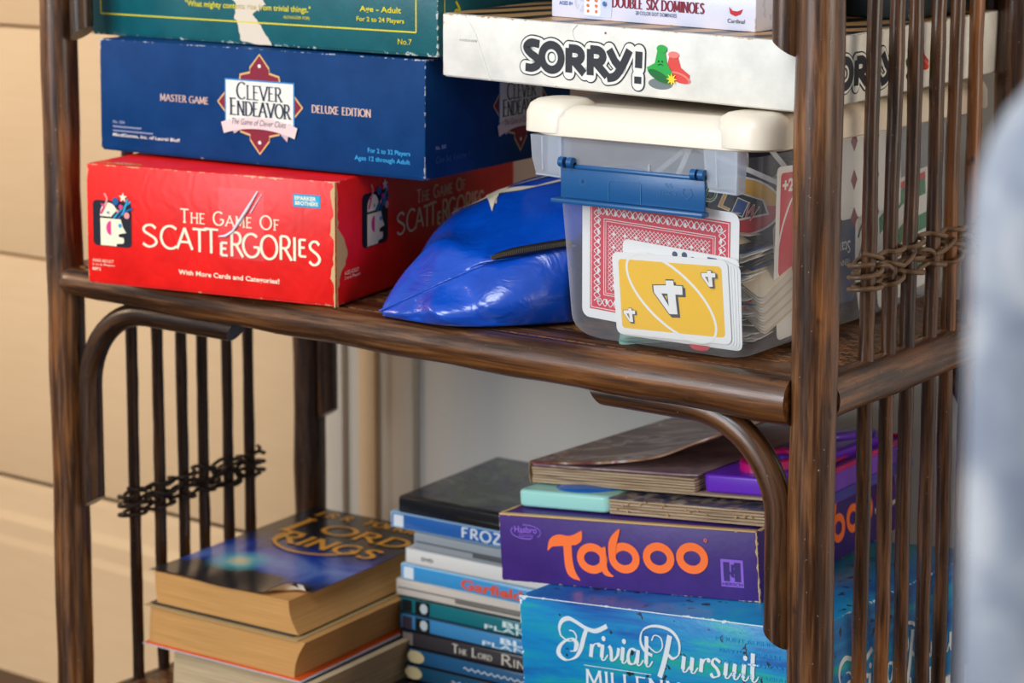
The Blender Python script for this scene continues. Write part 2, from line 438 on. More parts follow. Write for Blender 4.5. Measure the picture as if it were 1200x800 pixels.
LASH = plain((112, 86, 62), .45, .45); LASHD = plain((50, 38, 30), .5, .4)
def lashing(X, zc, m, amp=1.0):
    mb = MB()
    ys = YBR if X == 0 else YBL
    for row, dz in enumerate((-.0085, -.0005, .0075)):
        for side in (1, -1):
            pts = []
            for i, y in enumerate(ys):
                o = .0085*side; off = (row*.0023+i*.0006) if side == 1 else -(i*.0005)
                w = .0098
                tl = .0028*math.sin(i*1.9+row*2.3)*amp
                for t, xx in ((-w, .15), (-w*.72, .78), (-w*.2, 1.0), (w*.35, 1.0), (w*.78, .72), (w, .1)):
                    pts.append((X+o*xx-(0 if i % 2 == 0 else .0), y+t, zc+dz+off+tl*t/w*(1 if side == 1 else -1)))
            ext = spline(pts, 3)
            mb.tube(ext, .00165, m, 8)
        # hooks round the first and last bar
        for y, s_ in ((ys[0], -1), (ys[-1], 1)):
            z = zc+dz+(0 if s_ < 0 else .0035)
            mb.tube([(X+.0085*math.cos(a), y+s_*(.009+.006*math.sin(a)), z+.0012*math.cos(a)) for a in [math.pi*k/10 for k in range(11)]], .00165, m, 8)
    for i in range(len(ys)-1):   # loops that link one bar to the next
        yc = (ys[i]+ys[i+1])/2; s_ = 1 if i % 2 else -1
        mb.tube([(X+.006*math.cos(a)+.0025, yc+.010*math.sin(a), zc+.004*math.sin(a)*s_+.001*i+.0035*math.cos(a)) for a in [2*math.pi*k/16 for k in range(16)]], .0016, m, 8, closed=True)
    return mb
sbuild(lashing(0, .8685, LASH), 'cane_lashing', 'pale brown twisted cane lashing')
sbuild(lashing(XL, .5905, LASHD), 'cane_lashing')
sbuild(lashing(0, .49, LASH), 'cane_lashing'); sbuild(lashing(XL, 1.02, LASHD), 'cane_lashing')
def bracket(px, py, ztop, s_, m, r=.0096, drop=.172, reach=.140, yoff=-.002, up=0, dx=0):
    """half-round cane bent through a quarter turn: foot against the post, toe under the rail"""
    R_ = .068; xa = px+s_*(RP+r*.80+dx); zt = ztop-.0158-r*.85+up
    pts = [(xa, py+yoff, ztop-drop)]
    for k in range(1, 6): pts.append((xa, py+yoff, ztop-drop+(zt-R_-(ztop-drop))*k/5))
    for k in range(1, 15):
        a = math.pi/2*k/14; pts.append((xa+s_*R_*(1-math.cos(a)), py+yoff, zt-R_+R_*math.sin(a)))
    xe = px+s_*reach if reach > 0 else xa
    for k in range(1, 6): pts.append((xa+s_*R_+(px+s_*reach-xa-s_*R_)*k/5, py+yoff, zt))
    mb = MB(); n = 20; mb.tube(pts, r, m, n)
    # mitre the two ends: the side away from the post / rail is cut back
    N = len(pts)
    for k in range(n):
        v = mb.v[k]; mb.v[k] = (v[0], v[1], v[2]+(.006*(s_*(v[0]-xa)/r)+.004))
        j = (N-1)*n+k; v = mb.v[j]; mb.v[j] = (v[0]-s_*(.006*((zt-v[2])/r)+.004), v[1], v[2])
    return mb
for z in LEV[1:]:
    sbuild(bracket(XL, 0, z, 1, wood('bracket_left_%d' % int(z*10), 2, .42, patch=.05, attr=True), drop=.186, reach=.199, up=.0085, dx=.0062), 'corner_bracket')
    sbuild(bracket(0, 0, z, -1, WB, drop=.166, reach=.171, up=.0085), 'corner_bracket')
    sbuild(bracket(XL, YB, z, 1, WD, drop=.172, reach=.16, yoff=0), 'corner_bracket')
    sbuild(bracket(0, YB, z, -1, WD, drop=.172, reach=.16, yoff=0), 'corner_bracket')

# ------------------------------------------------------------------ boxes
def rotm(rx, ry, rz): return Euler((rad(rx), rad(ry), rad(rz)), 'XYZ').to_matrix()
def box_frame(frb, rot, w):
    """origin at the front left bottom corner, from the front right bottom corner"""
    R3 = rotm(*rot); return Vector(frb)+R3 @ Vector((-w, 0, 0))
def game_box(name, label, frb, rot, dims, mat_, cat='board game', lid=None, group=None):
    w, d, h = dims
    t = thing(name, label, cat, box_frame(frb, rot, w), tuple(rad(a) for a in rot), group)
    mb = MB(); hl = h*.985
    mb.box((0, 0, h-hl), (w, d, h), mat_, .0012, 2); mb.build('lid', t)
    mb = MB(); mb.box((.0012, .0012, 0), (w-.0012, d-.0012, h-hl+.004), mat_, .0006, 1); mb.build('tray', t)
    return t
def front(w=0, lift=.00025): return Art((0, 0, 0), (1, 0, 0), (0, 0, 1), (0, -1, 0), lift)
def right(w, lift=.00025): return Art((w, 0, 0), (0, 1, 0), (0, 0, 1), (1, 0, 0), lift)
def top(h, lift=.00025): return Art((0, 0, h), (1, 0, 0), (0, 1, 0), (0, 0, 1), lift)
mm = .001

# --- red word game box
RW, RD, RH = .2233, .312, .0945
red = game_box('board_game_box', 'red word game box with a cut-open head logo, bottom of the left stack', (-.3976, -.0103, .8115), (0, .35, 11.4), (RW, RD, RH),
               boxpaper('red_embossed_card', (RW, RD, RH), (240, 16, 8), (230, 150, 110), .0012, .40))
IVO = plain((250, 236, 205), .5, .3); BLK = plain((22, 26, 38), .5, .3); PINK = plain((226, 60, 130), .5, .3); SKY = plain((40, 160, 205), .5, .3)
LPINK = plain((240, 150, 150), .5, .3); DBL = plain((30, 90, 150), .5, .3)
def head_logo(a, x, y, s):
    def q(p): return [(x+px*s, y+py*s) for px, py in p]
    a.rect(x, y, x+36*s, y+36*s*1.0, BLK, 4*s)
    a.poly(q([(7, .5), (7, 22), (26, 22), (28, 16), (31, 11.5), (27.5, 11), (24, 10), (24, 8), (28.5, 7.5), (29, 5), (28, 3), (22, 2.5), (22, .5)]), IVO)
    a.poly(q([(7, 23.5)]+arc(15, 25, 8.2, 9.5, 190, 20, 12)+[(22, 23.5)]), IVO)
    a.poly(q([(17, 9)]+arc(16.5, 14.5, 4, 5.5, 270, 90, 8)+[(17, 20)]), PINK)
    a.ell(x+25.5*s, y+17*s, 1.6*s, 1.6*s, SKY)
    for p0, p1, p2, m in (((20, 23), (26, 29), (35, 36), SKY), ((18, 23), (22, 27), (26, 31), BLK), ((24, 23), (30, 28), (37, 31), DBL), ((11, 31), (14, 37), (12, 41), LPINK), ((28, 26), (31, 32), (33, 38), SKY), ((8, 26), (11, 31), (9, 33), PINK)):
        a.stroke(q(spline([p0, p1, p2], 5)), 1.6*s, m, round_=True)
    for cx, cy, r, m in ((22, 36, 3, DBL), (27, 32, 2, PINK), (32.5, 25.5, 2.6, LPINK), (24, 28.5, 1.2, LPINK), (15, 27, 1, SKY)): a.ell(x+cx*s, y+cy*s, r*s, r*s, m)
    a.poly(q([(28+4*math.cos(rad(90+i*36))*(1 if i % 2 == 0 else .42)+1.5, 39.5+4*math.sin(rad(90+i*36))*(1 if i % 2 == 0 else .42)) for i in range(10)]), IVO)
def scatter(a, x, y, s, h=16.2):
    a.caps('The Game Of', (x+35.6*s), y+(21.2)*s, 10*s, IVO, 87.5*s, .15, .10, True, .76, .17)
    # letters of the title drop and change size along the word
    seq = [('S', 0, 33.4, 16.8, 17), ('C', 20.4, 33.2, 17.3, 18), ('A', 38, 33.6, 16.5, 16), ('T', 54.5, 32.5, 17.5, 14.5), ('T', 66.5, 32.3, 18.6, 15), ('E', 83.5, 31.8, 9.6, 8),
           ('R', 94, 31.6, 18.6, 13.5), ('G', 107, 32.4, 17.5, 17), ('O', 125.5, 32.2, 17.5, 17), ('R', 144.5, 32.4, 18, 13), ('I', 158, 32.4, 18, 4), ('E', 164, 36.4, 12.6, 8), ('S', 174, 30.8, 17.6, 12)]
    for ch, dx, yy, hh, ww in seq:
        g = GL[ch]; kx = ww*s/g[0]*.86
        for st in g[1]: a.stroke([(x+dx*s*.855+p[0]*kx, y+(yy-33.4)*s+p[1]*hh*s) for p in st], 2.35*s, IVO, 1.7*s, .12, up=False)
    a.up()
a = front(); head_logo(a, 6*mm, 30.5*mm, 1.0*mm); a.done('head_logo', red)
a = front(); scatter(a, 51.5*mm, 33.5*mm, 1.0*mm); a.done('title_lettering', red)
a = front(); a.text('With More Cards and Categories!', 84.6*mm, 12.5*mm, 90*mm, 5*mm, IVO, .02); a.cut('tagline', red)
for i, (t, w) in enumerate((('AGES ADULT', 20), ('2 to 6 Players', 21), ('8892', 8))): a.text(t, 4.8*mm, (17.4-3.4*i)*mm, w*mm, 2.3*mm, IVO)
a.done('small_print', red)
a = front(); a.rect(187*mm, 73.6*mm, 210.6*mm, 83.4*mm, plain((30, 150, 190))); a.rect(187.8*mm, 74.4*mm, 209.8*mm, 82.6*mm, plain((38, 170, 212)))
a.text('PARKER', 191*mm, 78.9*mm, 16*mm, 3*mm, IVO, .03); a.text('BROTHERS', 189*mm, 75.1*mm, 19.6*mm, 3*mm, IVO, .03)
for i in range(3): a.rect((188.6)*mm, (79+i*1.1)*mm, 190.8*mm, (79.7+i*1.1)*mm, IVO)
a.done('maker_badge', red)
# strip of clear tape that catches the light
TAPE = NT('clear_tape'); TAPE.base((.9, .85, .95, 1)); TAPE.rough(.12, .8); TAPE.b.inputs['Alpha'].default_value = .05; TAPE = TAPE.m
SHEEN = plain((244, 240, 250), .2, .9)  # near-white, paints the highlights along the tape creases
a = front(lift=.0008); a.rect(122*mm, 30*mm, 162*mm, 84*mm, TAPE); a.done('clear_tape', red)
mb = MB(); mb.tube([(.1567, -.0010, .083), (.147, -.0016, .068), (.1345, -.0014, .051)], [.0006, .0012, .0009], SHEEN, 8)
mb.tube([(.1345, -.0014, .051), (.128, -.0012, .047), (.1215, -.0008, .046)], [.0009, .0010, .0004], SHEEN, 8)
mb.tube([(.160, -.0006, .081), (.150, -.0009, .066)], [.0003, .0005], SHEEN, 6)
mb.build('tape_crease_glint', red)
a = right(RW); head_logo(a, 40*mm, 38*mm, 1.15*mm); scatter(a, 92*mm, 41*mm, .98*mm); a.cut('side_title', red)
a.text('AGES ADULT', 9*mm, 23*mm, 22*mm, 3*mm, IVO); a.text('2 to 6 Players', 9*mm, 19*mm, 24*mm, 3*mm, IVO); a.done('side_print', red)
a = top(RH); a.ell(30*mm, 9*mm, 16*mm, 5.5*mm, plain((250, 190, 90))); a.ell(30*mm, 9*mm, 14.5*mm, 4.6*mm, plain((238, 80, 40))); a.text('NEW', 22*mm, 7*mm, 16*mm, 4*mm, IVO, .02); a.done('top_badge', red)
# torn corner: bare card showing down the right front edge
TAN = plain((208, 172, 122), .8, .1)
a = front(lift=.0006); rr = random.Random(4)
pts = [(RW-.0002, 0)]+[(RW-.0012-rr.random()**2*.0038, RH*i/26) for i in range(27)]+[(RW-.0002, RH)]
a.poly(pts, TAN); a.done('torn_edge', red)
a = right(RW, .0006); pts = [(0, 0)]+[(.0014+rr.random()**2*.0035+(.013*math.sin(math.pi*(i-6)/12) if 6 < i < 18 else 0), RH*.92*i/26) for i in range(27)]+[(0, RH)]
a.poly(pts, TAN); a.done('torn_edge', red)

# --- navy clever game box
CW, CD, CH = .313, .215, .0897
navy = game_box('board_game_box', 'deep blue game box with a maroon cross emblem, lying on the red box', (-.3399, .0243, .9072), (0, .6, 5.3), (CW, CD, CH),
                boxpaper('navy_card', (CW, CD, CH), (0, 56, 110), (190, 190, 190), .0009, .55, bumpk='plain', spec=.12))
GOLD = plain((226, 178, 110), .5, .3); MAR = plain((134, 26, 50), .5, .3); PAP = plain((238, 234, 222), .55, .3); INK = plain((26, 44, 66), .5, .3); RIB = plain((232, 208, 204), .5, .3)
PEACH = plain((214, 180, 164), .5, .3); CYAN = plain((50, 165, 222), .5, .3); LAV = plain((176, 184, 214), .5, .3)
def cross_emblem(a, cx, cy, s):
    def pt(L): return [(cx+x*s, cy+y*s) for x, y in L]
    for e, m in ((1.6, GOLD), (0, MAR)):
        q = []
        for sx, sy in ((1, 1), (1, -1), (-1, -1), (-1, 1)):
            seg = [(0, 37.6), (9, 27), (9, 23.5), (18, 21.5), (19.5, 12), (29, 11), (39.8, 0)]
            if (sx, sy) in ((1, -1), (-1, 1)): seg = seg[::-1]
            for x, y in seg:
                L = math.hypot(x, y); q.append((sx*x*(1+e/L), sy*y*(1+e/L)))
        a.poly(pt(q), m)
    for y in (29.5, -29.5): a.ell(cx, cy+y*s, 1.5*s, 1.5*s, PAP, n=12)
    a.rect(cx-33.6*s, cy-18.6*s, cx+33.6*s, cy+18.6*s, plain((34, 130, 190))); a.rect(cx-32.3*s, cy-17.4*s, cx+32.3*s, cy+17.4*s, PAP)
    a.caps('Clever', cx-21.6*s, cy+3.4*s, 12.6*s, INK, 43*s, .15, .06, True, .84, .10)
    a.caps('Endeavor', cx-28*s, cy-9.2*s, 12.6*s, INK, 57.5*s, .15, .06, True, .84, .10)
    R1 = 120; ring = lambda r, a0, a1: [(cx+r*s*math.cos(rad(t)), cy+(-R1-11.5)*s+r*s*math.sin(rad(t))) for t in [a0+(a1-a0)*i/12 for i in range(13)]]
    a.poly(pt([(-30, -13), (-24, -24), (-19, -21), (-20, -14)]), plain((206, 178, 180))); a.poly(pt([(30, -13), (27, -27), (21, -22), (20, -14)]), plain((206, 178, 180)))
    a.poly(ring(R1+1.5, 107.6, 72.4)+ring(R1-7.5, 72.4, 107.6), RIB)
    a.text('The Game of Clever Clues', cx-26*s, cy-16.4*s, 52*s, 4.6*s, plain((70, 60, 90)), 0, .3)
a = front(); cross_emblem(a, 161*mm, 47*mm, mm); a.done('cross_emblem', navy)
a = front(); a.caps('MASTER GAME', 62.6*mm, 44*mm, 5*mm, PEACH, 48.6*mm, .2, .1, True, 1, .12); a.done('title_lettering', navy)
a = front(); a.caps('DELUXE EDITION', 210.6*mm, 44.4*mm, 5.4*mm, PEACH, 54.2*mm, .22, .1, True, 1, .12); a.done('title_lettering', navy)
a = front()
a.text('For 2 to 32 Players', 262*mm, 16.6*mm, 38*mm, 4.6*mm, CYAN, .01); a.text('Ages 12 through Adult', 250*mm, 10.3*mm, 50*mm, 4.6*mm, CYAN, .01); a.cut('players_print', navy)
a.text('No. 500', 13.5*mm, 22.6*mm, 12*mm, 2.2*mm, LAV); a.stroke(wav((13.5*mm, 19.9*mm), (43*mm, 19.9*mm), .5*mm, 50), .6*mm, LAV)
a.stroke(wav((13.5*mm, 16.6*mm), (55*mm, 16.6*mm), .5*mm, 70), .6*mm, LAV); a.text('MindGames, Inc. of Laurel Bluff', 13.5*mm, 11.6*mm, 69*mm, 3.1*mm, PAP, .01)
a.done('small_print', navy)
a = right(CW); cross_emblem(a, 136*mm, 47*mm, mm); a.cut('side_emblem', navy); a.text('No. 500', 12*mm, 22*mm, 14*mm, 3*mm, LAV); a.text('Clue Set Volume 1', 12*mm, 12*mm, 47*mm, 5*mm, plain((36, 92, 150)), 0, .2); a.done('side_print', navy)

# --- green trivia box on top
GW, GD, GH = .365, .215, .083
green = game_box('board_game_box', 'dark green trivia game box with yellow frame line, top of the left stack', (-.3259, .0223, .9993), (0, .15, -.4), (GW, GD, GH),
                 boxpaper('green_card', (GW, GD, GH), (4, 92, 100), (206, 216, 210), .0018, .38, bumpk='plain'))
YEL = plain((222, 206, 34), .5, .3)
a = front()
for p in ([(12*mm, GH-.004), (12*mm, 17.5*mm), (345*mm, 17.5*mm), (345*mm, GH-.004), (12*mm, GH-.004)],):
    for i in range(4): a.stroke([p[i], p[i+1]], 1.1*mm, YEL, up=False)
a.up(); a.done('frame_line', green)
a = front(); a.text('"What mighty contests rise from trivial things."', 109*mm, 26*mm, 133*mm, 6.2*mm, YEL, .015); a.text('ALEXANDER POPE', 214*mm, 22*mm, 27*mm, 2.4*mm, YEL); a.cut('motto', green)
a.text('Age - Adult', 291*mm, 29.4*mm, 40*mm, 5.6*mm, YEL, .02); a.text('For 2 to 24 Players', 288*mm, 22.4*mm, 46*mm, 4.6*mm, YEL, .015); a.cut('players_print', green); a.text('No.7', 328*mm, 8*mm, 13*mm, 4.2*mm, YEL)
a.done('small_print', green)
a = front()   # the title above the frame of the photo: a flourish of pen loops
for P_ in ([(138, 44), (146, 40), (154, 42), (156, 48), (150, 51), (146, 47)], [(158, 60), (150, 52), (160, 42), (180, 44), (200, 46), (226, 44), (244, 42), (250, 48), (244, 53), (238, 49)], [(170, 50), (200, 40), (240, 42), (262, 52)]):
    a.stroke(spline([(x*mm, y*mm) for x, y in P_], 8), 1.7*mm, YEL, .6*mm, .6)
a.done('title_flourish', green)
a = front(); P_ = [(160, 42), (168, 50), (180, 48), (190, 50), (195, 43), (190, 38), (196, 32), (188, 27), (181, 24), (190, 16), (196, 8), (202, 1), (170, 1.5), (168, 8), (166, 14), (162, 22), (165, 30), (158, 36)]
rr = random.Random(9); q = []
for i in range(len(P_)):
    x0, y0 = P_[i]; x1, y1 = P_[(i+1) % len(P_)]
    for k in range(5): q.append(((x0+(x1-x0)*k/5+rr.uniform(-.9, .9))*mm, (max(.4, y0+(y1-y0)*k/5+rr.uniform(-.9, .9)))*mm))
a.poly(q, plain((222, 206, 186), .8, .1)); a.done('torn_patch', green)
a = right(GW)
for st in ([(8, 4), (8, 80)], [(200, 4), (200, 80)], [(8, 6), (200, 6)]): a.stroke([(x*mm, y*mm) for x, y in st], 1.1*mm, YEL, up=False)
a.up(); a.stroke(spline([(x*mm, y*mm) for x, y in ((24, 18), (28, 26), (22, 34), (18, 26), (24, 19), (26, 32), (21, 40))], 8), 2.4*mm, YEL, 1*mm); a.done('side_print', green)

# --- white pawn game box
SW, SD, SH = .304, .300, .046
sorry = game_box('board_game_box', 'flat white game box with bold black lettering and two pawns, on the tub lid', (-.0183, .0160, .9792), (1.4, 1.29, -1.35), (SW, SD, SH),
                 boxpaper('cream_card', (SW, SD, SH), (232, 228, 218), (196, 150, 100), .0009, .5, bumpk='plain'), lid=SH*.97)
CHAR = plain((44, 46, 52), .45, .4); CRM = plain((234, 231, 222), .5, .4)
def sorry_logo(a, x, y, s, sy=.93*.001):
    # letter skeletons in mm; letters get taller to the right
    L = []
    L.append(spline([(19, 24.5), (12, 25.2), (8.2, 21.5), (11.5, 17.2), (17, 13.6), (17.6, 9), (13, 6.2), (7.5, 6.4)], 6))
    L.append(arc(29, 15.4, 8, 9.4, 0, 360, 28))
    def Rl(x0, y0, h, k):
        return [[(x0, y0+2), (x0, y0+h-2)], [(x0, y0+h-2.2), (x0+5, y0+h-2.2)]+arc(x0+5, y0+h-7, 5.2, 4.8, 90, -90, 10)+[(x0+2.5, y0+h-11.8)], [(x0+4.5, y0+h-12), (x0+k, y0+2.4)]]
    L += Rl(43.2, 3.2, 22.5, 12.5) + Rl(60.5, 2.8, 23.5, 13.5)
    L.append([(75.5, 25.2), (80, 17), (84.5, 12.4)]); L.append(spline([(91.5, 26), (86, 14), (80.5, 6), (74, 3.9)], 6))
    L.append([(98.6, 13.5), (98.9, 25.6)]); L.append([(98.2, 2.0), (98.2, 7.2)])
    for wd, m in ((12.2, CHAR), (10.2, CRM)):
        for st in L: a.stroke([(x+p[0]*s, y+p[1]*sy) for p in st], wd*sy, m, up=False, round_='all')
        a.up(.00012)
    for st in L: a.stroke([(x+p[0]*s, y+p[1]*sy) for p in st], 6.3*sy, CHAR, up=False)
    a.up()
def pawns(a, x, y, s, kx=1.35):
    x0_ = x
    G1 = plain((34, 168, 66), .35, .5); G2 = plain((14, 106, 46), .35, .5); R1 = plain((222, 70, 62), .35, .5); R2 = plain((236, 128, 116), .35, .5)
    def q(P): return [(x+px*s*kx, y+py*s) for px, py in P]
    a.ell(x+8*s*kx, y+3.5*s, 8*s*kx, 4.2*s, plain((112, 122, 122)))
    a.poly(q([(14, 26), (19, 27), (21.5, 17), (27.5, 12), (27, 7.5), (20, 6), (13.5, 9), (12, 16)]), R1); a.ell(x+20.8*s*kx, y+9.6*s, 7.4*s*kx, 3.6*s, R2, -15); a.ell(x+20.2*s*kx, y+9*s, 6.6*s*kx, 3*s, R1, -15); a.ell(x+16.8*s*kx, y+26.3*s, 3.6*s*kx, 2.5*s, R2)
    a.poly(q([(6, 29), (11, 29.5), (12.2, 20), (16.4, 12), (15, 6.5), (4, 9), (-1.2, 15), (4.4, 19)]), G1)
    a.ell(x+7.6*s*kx, y+10.2*s, 8.8*s*kx, 4.4*s, G1, -22); a.ell(x+7.3*s*kx, y+9.3*s, 7.6*s*kx, 3.4*s, G2, -22); a.ell(x+9*s*kx, y+30*s, 3.4*s*kx, 3.1*s, G1)
    for cx in (7, 9.4): a.ell(x+cx*s*kx, y+20.5*s, .55*s, .8*s, BLK, n=8)
    a.stroke([(x+6.6*s*kx, y+17.6*s), (x+8.3*s*kx, y+18.6*s), (x+10*s*kx, y+17.8*s)], .5*s, BLK)
    a.poly([(x+16*s*kx+(5 if i % 2 == 0 else 2.2)*s*math.cos(rad(i*22.5)), y+8*s+(5 if i % 2 == 0 else 2.2)*s*math.sin(rad(i*22.5))) for i in range(16)], plain((250, 214, 40)))
a = front(); sorry_logo(a, 68.5*mm, 7*mm, 1.06*mm); a.done('title_lettering', sorry)
a = front(); pawns(a, 181*mm, 7*mm, .90*mm); a.done('pawn_print', sorry)
a = front(); a.text('A KODA 02781', 16*mm, 27*mm, 17*mm, 1.6*mm, plain((150, 150, 150))); a.cut('code_print', sorry)
a.ell(.145, .0415, .0008, .0008, plain((150, 30, 40)), n=8); a.done('small_print', sorry)
a = right(SW); sorry_logo(a, 16*mm, 7*mm, 1.10*mm); pawns(a, 134*mm, 8*mm, .95*mm, 1.2); a.done('side_print', sorry)
CREASE = plain((236, 236, 240), .2, .6)
for P_ in (((.021, .0455), (.030, .034), (.036, .020), (.0445, .0005)), ((.121, .0455), (.117, .041), (.119, .034))):
    mb = MB(); mb.tube(spline([(x, -.0003, z) for x, z in P_], 6), .0004, CRM, 6); mb.build('crease', sorry)
# printed lid seen edge-on beside the dominoes
STR = NT('printed_lid'); w_ = STR.node('ShaderNodeTexWave', i_Vector=STR.coord(rot=(0, 0, .5)), i_Scale=9, i_Distortion=3, i_Detail=2)
STR.base(STR.ramp(w_.outputs[1], [(.3, lin((196, 150, 96))), (.55, lin((170, 120, 74))), (.7, lin((40, 30, 26))), (.9, lin((26, 22, 22)))])); STR.rough(.35); STR = STR.m
a = top(SH); a.rect(.003, .003, SW-.003, SD-.003, STR); a.done('lid_picture', sorry)

# --- dominoes box and dark box on the white box
M_S = Matrix.Translation(sorry.location) @ sorry.rotation_euler.to_matrix().to_4x4()
def on(M, p): return M @ Vector(p)
DW, DD, DH = .170, .115, .034
def snow(m):
    v = m.node('ShaderNodeTexVoronoi', i_Vector=m.coord(scale=(1, 1, 1)), i_Scale=38)
    n = m.noise(m.coord(), 160, 3)
    f = m.math('MULTIPLY', m.math('LESS_THAN', v.outputs[0], .36), m.math('GREATER_THAN', n, .52))
    return m.mix(m.math('MULTIPLY', f, .5), lin((222, 222, 238)), lin((182, 184, 206)))
dom = thing('domino_box', 'pale lilac box of dominoes with dark red lettering, lying on the white pawn game box', 'board game', on(M_S, (.0775, .028, SH+.0003)), sorry.rotation_euler)
dm = boxpaper('lilac_card', (DW, DD, DH), (222, 222, 236), (196, 190, 190), .0006, .3, pattern=snow, bumpk='plain', spec=.6)
mb = MB(); mb.box((0, 0, 0), (DW, DD, DH), dm, .0012, 2); mb.build('carton', dom)
a = front(); DR = plain((128, 20, 46)); a.caps('DOUBLE SIX DOMINOES', 53*mm, 10.2*mm, 6.8*mm, DR, 76*mm, .2, .09, True, 1, .13)
a.text('28 COLOR DOT DOMINOES', 73*mm, 6*mm, 34*mm, 2.6*mm, plain((70, 96, 140)), .01); a.done('title_lettering', dom)
a = front(); a.text('Game Gallery', 75*mm, 19*mm, 31*mm, 5*mm, plain((214, 178, 150)), 0, .4); a.cut('series_name', dom); a.text('AGES 8+', 7*mm, 9*mm, 12*mm, 2.8*mm, plain((70, 110, 170)), .02); a.cut('age_print', dom)
a.poly([(x*mm, y*mm) for x, y in ((150, 11.5), (154, 10), (158, 11.5), (160, 15), (156, 13.4), (152, 13.6), (149, 16))], plain((196, 26, 44))); a.text('Cardinal', 148*mm, 5.4*mm, 13.5*mm, 2.8*mm, INK); a.done('maker_mark', dom)
a = front(); WH = plain((246, 246, 250), .3); OR_ = plain((228, 120, 50)); 
a.poly([(x*mm, y*mm) for x, y in ((33, 2), (52, 2.2), (54, 19), (40, 18))], plain((206, 212, 232)))
a.rect(29*mm, 3*mm, 43*mm, 33*mm, WH, 1.5*mm); a.rect(30*mm, 18.3*mm, 42*mm, 19.1*mm, INK)
for i in range(3):
    for j in (0, 1): a.ell((32.4+7.2*j)*mm, (6+4*i)*mm, 1.2*mm, 1.2*mm, OR_, n=10); a.ell((32.4+7.2*j)*mm, (22+4*i)*mm, 1.2*mm, 1.2*mm, plain((200, 30, 60)), n=10)
a.ell(47*mm, 12*mm, 1.5*mm, 1.8*mm, plain((50, 110, 170)), n=10); a.rect(21*mm, 19*mm, 27.5*mm, 33*mm, WH, 1*mm); a.ell(24*mm, 23*mm, 1.3*mm, 1.3*mm, plain((40, 120, 70)), n=10)
a.done('domino_print', dom)
a = right(DW); a.caps('DOUBLE SIX', 33*mm, 8*mm, 6.6*mm, DR, 44*mm, .2, .09, True, 1, .13); a.done('side_print', dom)
KW, KD, KH = .235, .125, .060
dk = game_box('board_game_box', 'near-black green game box behind the dominoes on the white pawn game box', on(M_S, (.292, .160, SH+.0004)), (1.4, 1.29, -1.35), (KW, KD, KH),
              boxpaper('dark_card', (KW, KD, KH), (10, 30, 32), (120, 120, 110), .0008, .4, bumpk='plain'))

# ------------------------------------------------------------------ plastic tub
def clear_plastic(name, tint, milk, gloss=.9):
    m = NT(name); m.n.remove(m.b)
    tr = m.node('ShaderNodeBsdfTransparent', i_Color=tint); gl = m.node('ShaderNodeBsdfGlossy', i_Color=(.9, .92, 1, 1), i_Roughness=.13)
    df = m.node('ShaderNodeBsdfDiffuse', i_Color=(.80, .84, .90, 1)); tl = m.node('ShaderNodeBsdfTranslucent', i_Color=(.80, .84, .90, 1))
    n = m.noise(m.coord(), 14, 3)
    mk = m.node('ShaderNodeMixShader', i_0=.45, i_1=df.outputs[0], i_2=tl.outputs[0])
    a_ = m.node('ShaderNodeMixShader', i_0=m.math('MULTIPLY', m.math('ADD', n, .5), milk), i_1=tr.outputs[0], i_2=mk.outputs[0])
    fr = m.node('ShaderNodeLayerWeight', i_Blend=.12); fe = m.node('ShaderNodeLayerWeight', i_Blend=.30)
    a_.inputs[0].default_value = 0; m.l.new(m.math('ADD', m.math('MULTIPLY', m.math('ADD', n, .5), milk), m.math('MULTIPLY', fe.outputs[1], .42)), a_.inputs[0])
    b_ = m.node('ShaderNodeMixShader', i_0=m.math('MULTIPLY', fr.outputs[1], gloss), i_1=a_.outputs[0], i_2=gl.outputs[0])
    m.l.new(b_.outputs[0], m.out.inputs[0]); return m.m
CLR = clear_plastic('clear_plastic', (.97, .98, 1, 1), .055, .45); MILK = clear_plastic('milky_plastic', (.93, .96, 1, 1), .36, .9)
LIDM = NT('cream_plastic'); LIDM.base(lin((238, 224, 204))); LIDM.rough(.36, .5); LIDM.b.inputs['Subsurface Weight'].default_value = .25; LIDM.b.inputs['Subsurface Radius'].default_value = (.01, .007, .005); LIDM.b.inputs['Subsurface Scale'].default_value = .5; LIDM = LIDM.m
BLUP = plain((22, 84, 138), .32, .5)
TX0, TX1, TY0, TY1 = -.2110, -.0500, .0020, .318
TZ = .8106
tub = thing('storage_tub', 'clear plastic tub with cream lid and blue clip, packed with playing cards', 'storage box', ((TX0+TX1)/2, (TY0+TY1)/2, TZ))
IT = -Vector(((TX0+TX1)/2, (TY0+TY1)/2, TZ))
def tb(mb, name, label=None):
    mb.v = [tuple(Vector(v)+IT) for v in mb.v]; return mb.build(name, tub, label)
def rrect(x0, x1, y0, y1, r, z, n=7):
    return [(x, y, z) for x, y in arc(x1-r, y1-r, r, r, 0, 90, n)+arc(x0+r, y1-r, r, r, 90, 180, n)+arc(x0+r, y0+r, r, r, 180, 270, n)+arc(x1-r, y0+r, r, r, 270, 360, n)]
def tubring(t, z, r=.0145, off=0):
    """t 0 at the base, 1 at the rim"""
    k = .0135*(1-t)+off
    return rrect(TX0+.0035+k*.8, TX1+.004-(k-off)*.3-off, -.0040+.0025*(1-t)+off, TY1-k, r, z)
rings = []
for k in range(0, 7):
    a_ = math.pi/2*k/6; e = .018*(1-math.sin(a_)); rings.append(tubring(0, TZ+.0016+.018*(1-math.cos(a_)), .0145, e*.95))
for k in range(1, 8): rings.append(tubring(k/7, TZ+.0196+(.9500-TZ-.0196)*k/7))
mb = MB(); mb.loft(rings, CLR, cap0=True, cap1=False); tb(mb, 'body')
mb = MB()   # rim flange: a ledge and a hanging skirt, notched in the middle of each side
o = [(-.0005, .9290), (.0060, .9285), (.0066, .9300), (.0066, .9545)]
